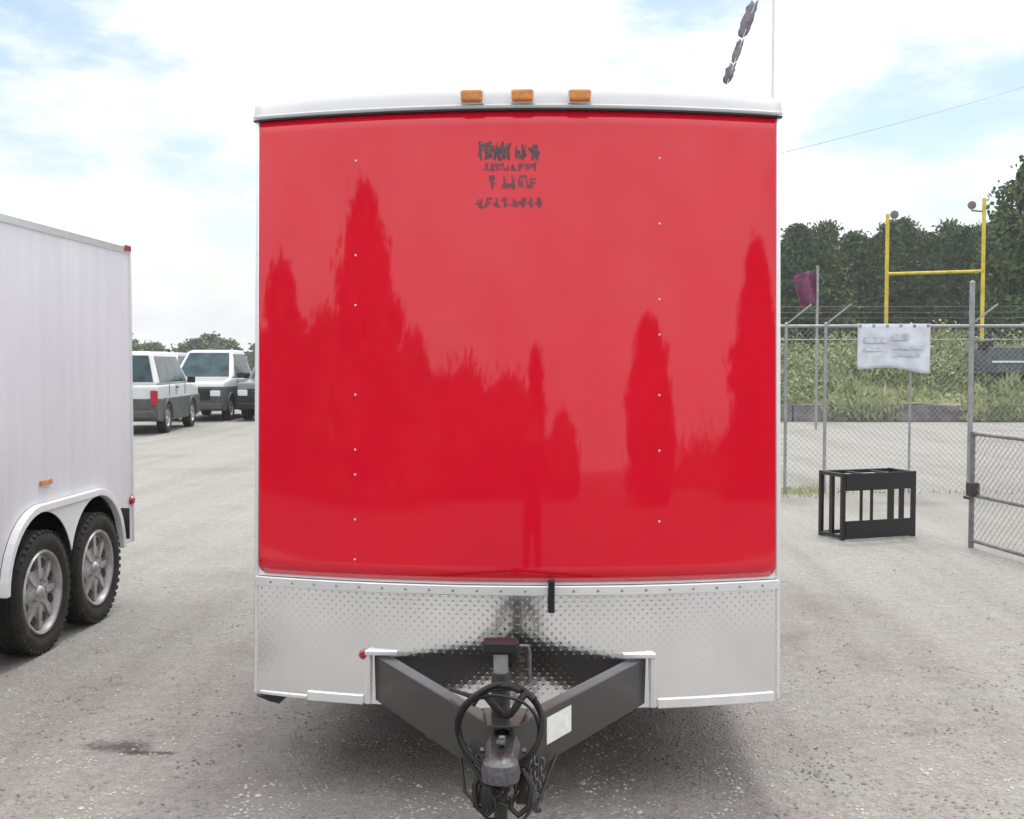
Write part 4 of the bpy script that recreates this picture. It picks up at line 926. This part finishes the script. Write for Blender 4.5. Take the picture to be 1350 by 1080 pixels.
for i in range(500):
    c = ground_at(rnd.uniform(1030, 1082), rnd.gauss(649, 3.5)) if i < 260 else Vector((rnd.uniform(2, 9), FY + rnd.gauss(0, .08), 0))
    h = rnd.uniform(.02, .08); wv = Vector((rnd.uniform(-1, 1), rnd.uniform(-1, 1), 0)).normalized() * .008
    tf.add([c - wv, c + wv, c + Vector((rnd.gauss(0, .03), rnd.gauss(0, .03), h))], [(0, 1, 2)])
tag(tf.build('grass', 'weed', kind='stuff'), 'thin dry grass along the foot of the chain link fence', 'grass')

# ------------------------------------------------------------------ the photographer, seen mirrored in the red panel
def skin_mesh(name, verts, edges, radii, m, root=0):
    me = bpy.data.meshes.new(name + '_skeleton'); bm = bmesh.new(); ly = bm.verts.layers.skin.verify(); vv = []
    for i, (p, r) in enumerate(zip(verts, radii)):
        v = bm.verts.new(p); v[ly].radius = (r, r) if not isinstance(r, tuple) else r; v[ly].use_root = (i == root); vv.append(v)
    for a_, b_ in edges: bm.edges.new((vv[a_], vv[b_]))
    bm.to_mesh(me); bm.free(); o = bpy.data.objects.new(name + '_skeleton', me); C.objects.link(o)
    sk_ = o.modifiers.new('skin', 'SKIN'); sk_.use_smooth_shade = True
    s_ = o.modifiers.new('sub', 'SUBSURF'); s_.levels = 2; s_.render_levels = 2
    dg = bpy.context.evaluated_depsgraph_get(); dg.update()
    out_ = bpy.data.meshes.new_from_object(o.evaluated_get(dg)); bpy.data.objects.remove(o)
    out_.name = name; out_.materials.clear(); out_.materials.append(M[m]); out_.materials.append(M['skin'])
    for pl in out_.polygons: pl.material_index = 1 if pl.center.z > 1.555 else 0; pl.use_smooth = True
    r_ = bpy.data.objects.new(name, out_); C.objects.link(r_); return r_
if True:
    V, E, Rr = [], [], []
    def jt(p, r, par=None):
        V.append(p); Rr.append(r); i = len(V) - 1
        if par is not None: E.append((par, i))
        return i
    pel = jt((0, -.02, .98), (.155, .115)); wa = jt((0, -.02, 1.12), (.145, .105), pel); che = jt((0, -.01, 1.32), (.17, .115), wa); sh = jt((0, -.01, 1.45), (.10, .08), che); nk = jt((0, .0, 1.54), .055, sh); hd0 = jt((0, .02, 1.60), .065, nk); hd = jt((0, .015, 1.69), (.078, .098), hd0); hd2 = jt((0, .005, 1.76), (.06, .075), hd)
    for s_ in (-1, 1):
        a_ = jt((s_ * .17, -.01, 1.44), .06, sh); el = jt((s_ * .27, .10, 1.24), .046, a_); f1 = jt((s_ * .19, .19, 1.42), .040, el); wr1 = jt((s_ * .09, .24, 1.58), .027, f1); pm = jt((s_ * .062, .245, 1.635), (.032, .018), wr1)
        for fi, (dx, dl) in enumerate(((.022, .8), (.008, 1.0), (-.006, .95), (-.020, .75))):
            k1 = jt((s_ * (.062 + dx), .262, 1.672), .009, pm); k2 = jt((s_ * (.05 + dx * .6), .278, 1.672 + .026 * dl), .0085, k1); jt((s_ * (.034 + dx * .5), .274, 1.672 + .036 * dl), .0075, k2)
        th = jt((s_ * .04, .235, 1.63), .010, pm); jt((s_ * .03, .245, 1.655), .009, th)
        hp = jt((s_ * .10, -.02, .90), .095, pel); kn = jt((s_ * .12, .01, .50), .062, hp); an = jt((s_ * .13, -.02, .10), .042, kn); he = jt((s_ * .13, -.03, .05), .045, an); jt((s_ * .145, .14, .035), .036, he)
    person = skin_mesh('person', V, E, Rr, 'navy')
    person.location = (0.02, -.36, 0)
    tag(person, 'photographer in dark clothes holding a camera up, seen mirrored in the red panel', 'person')
    # skin on head and hands by height
    hr = MB(); 
    hr.lathe([(0, 1.795), (.045, 1.785), (.078, 1.755), (.088, 1.71), (.083, 1.66), (.07, 1.63)], axis='Z', c=(0, -.012, 0), n=20); hr.build('hair', 'hair', person, smooth=True)
    fc = MB(); fc.lathe([(0, .098), (.035, .094), (.058, .07), (.066, .03), (.06, 0)], axis='Y', c=(0, .012, 1.675), n=20)
    fc.box((0, .115, 1.672), (.02, .028, .034))
    face = fc.build('face', 'skin', person, smooth=True)
    for s_ in (-1, 1): MB().lathe([(0, .012), (.009, .009), (.011, 0)], axis='Y', c=(s_ * .028, .098, 1.70), n=10).build('eye', 'black', face, smooth=True)
    MB().box((0, .103, 1.635), (.04, .008, .009)).build('mouth', 'redlens', face, bevel=.003)
    cm = MB().box((0, -.095, 1.715), (.105, .035, .062)).lathe([(.024, -.08), (.024, -.062), (.016, -.06), (0, -.062)], axis='Y', c=(0, 0, 1.715), n=20).build('compact_camera', 'black', bevel=.004)
    tag(cm, 'small black camera held up in the hands of the photographer mirrored in the panel', 'camera')

# ------------------------------------------------------------------ thin summer haze
hb = MB().box((0, 0, 11.5), (1000, 1000, 25)); ho = hb.build('haze', 'white_paint', kind='stuff'); ho.data.materials.clear()
hm = bpy.data.materials.new('haze'); hm.use_nodes = True; t = hm.node_tree; t.nodes.clear(); o_ = t.nodes.new('ShaderNodeOutputMaterial'); pv = t.nodes.new('ShaderNodeVolumePrincipled')
pv.inputs['Color'].default_value = (0.93, 0.96, 1.0, 1); pv.inputs['Density'].default_value = 0.0008; pv.inputs['Anisotropy'].default_value = 0.2
t.links.new(pv.outputs[0], o_.inputs['Volume']); ho.data.materials.append(hm); ho['label'] = 'thin pale summer haze over the lot'
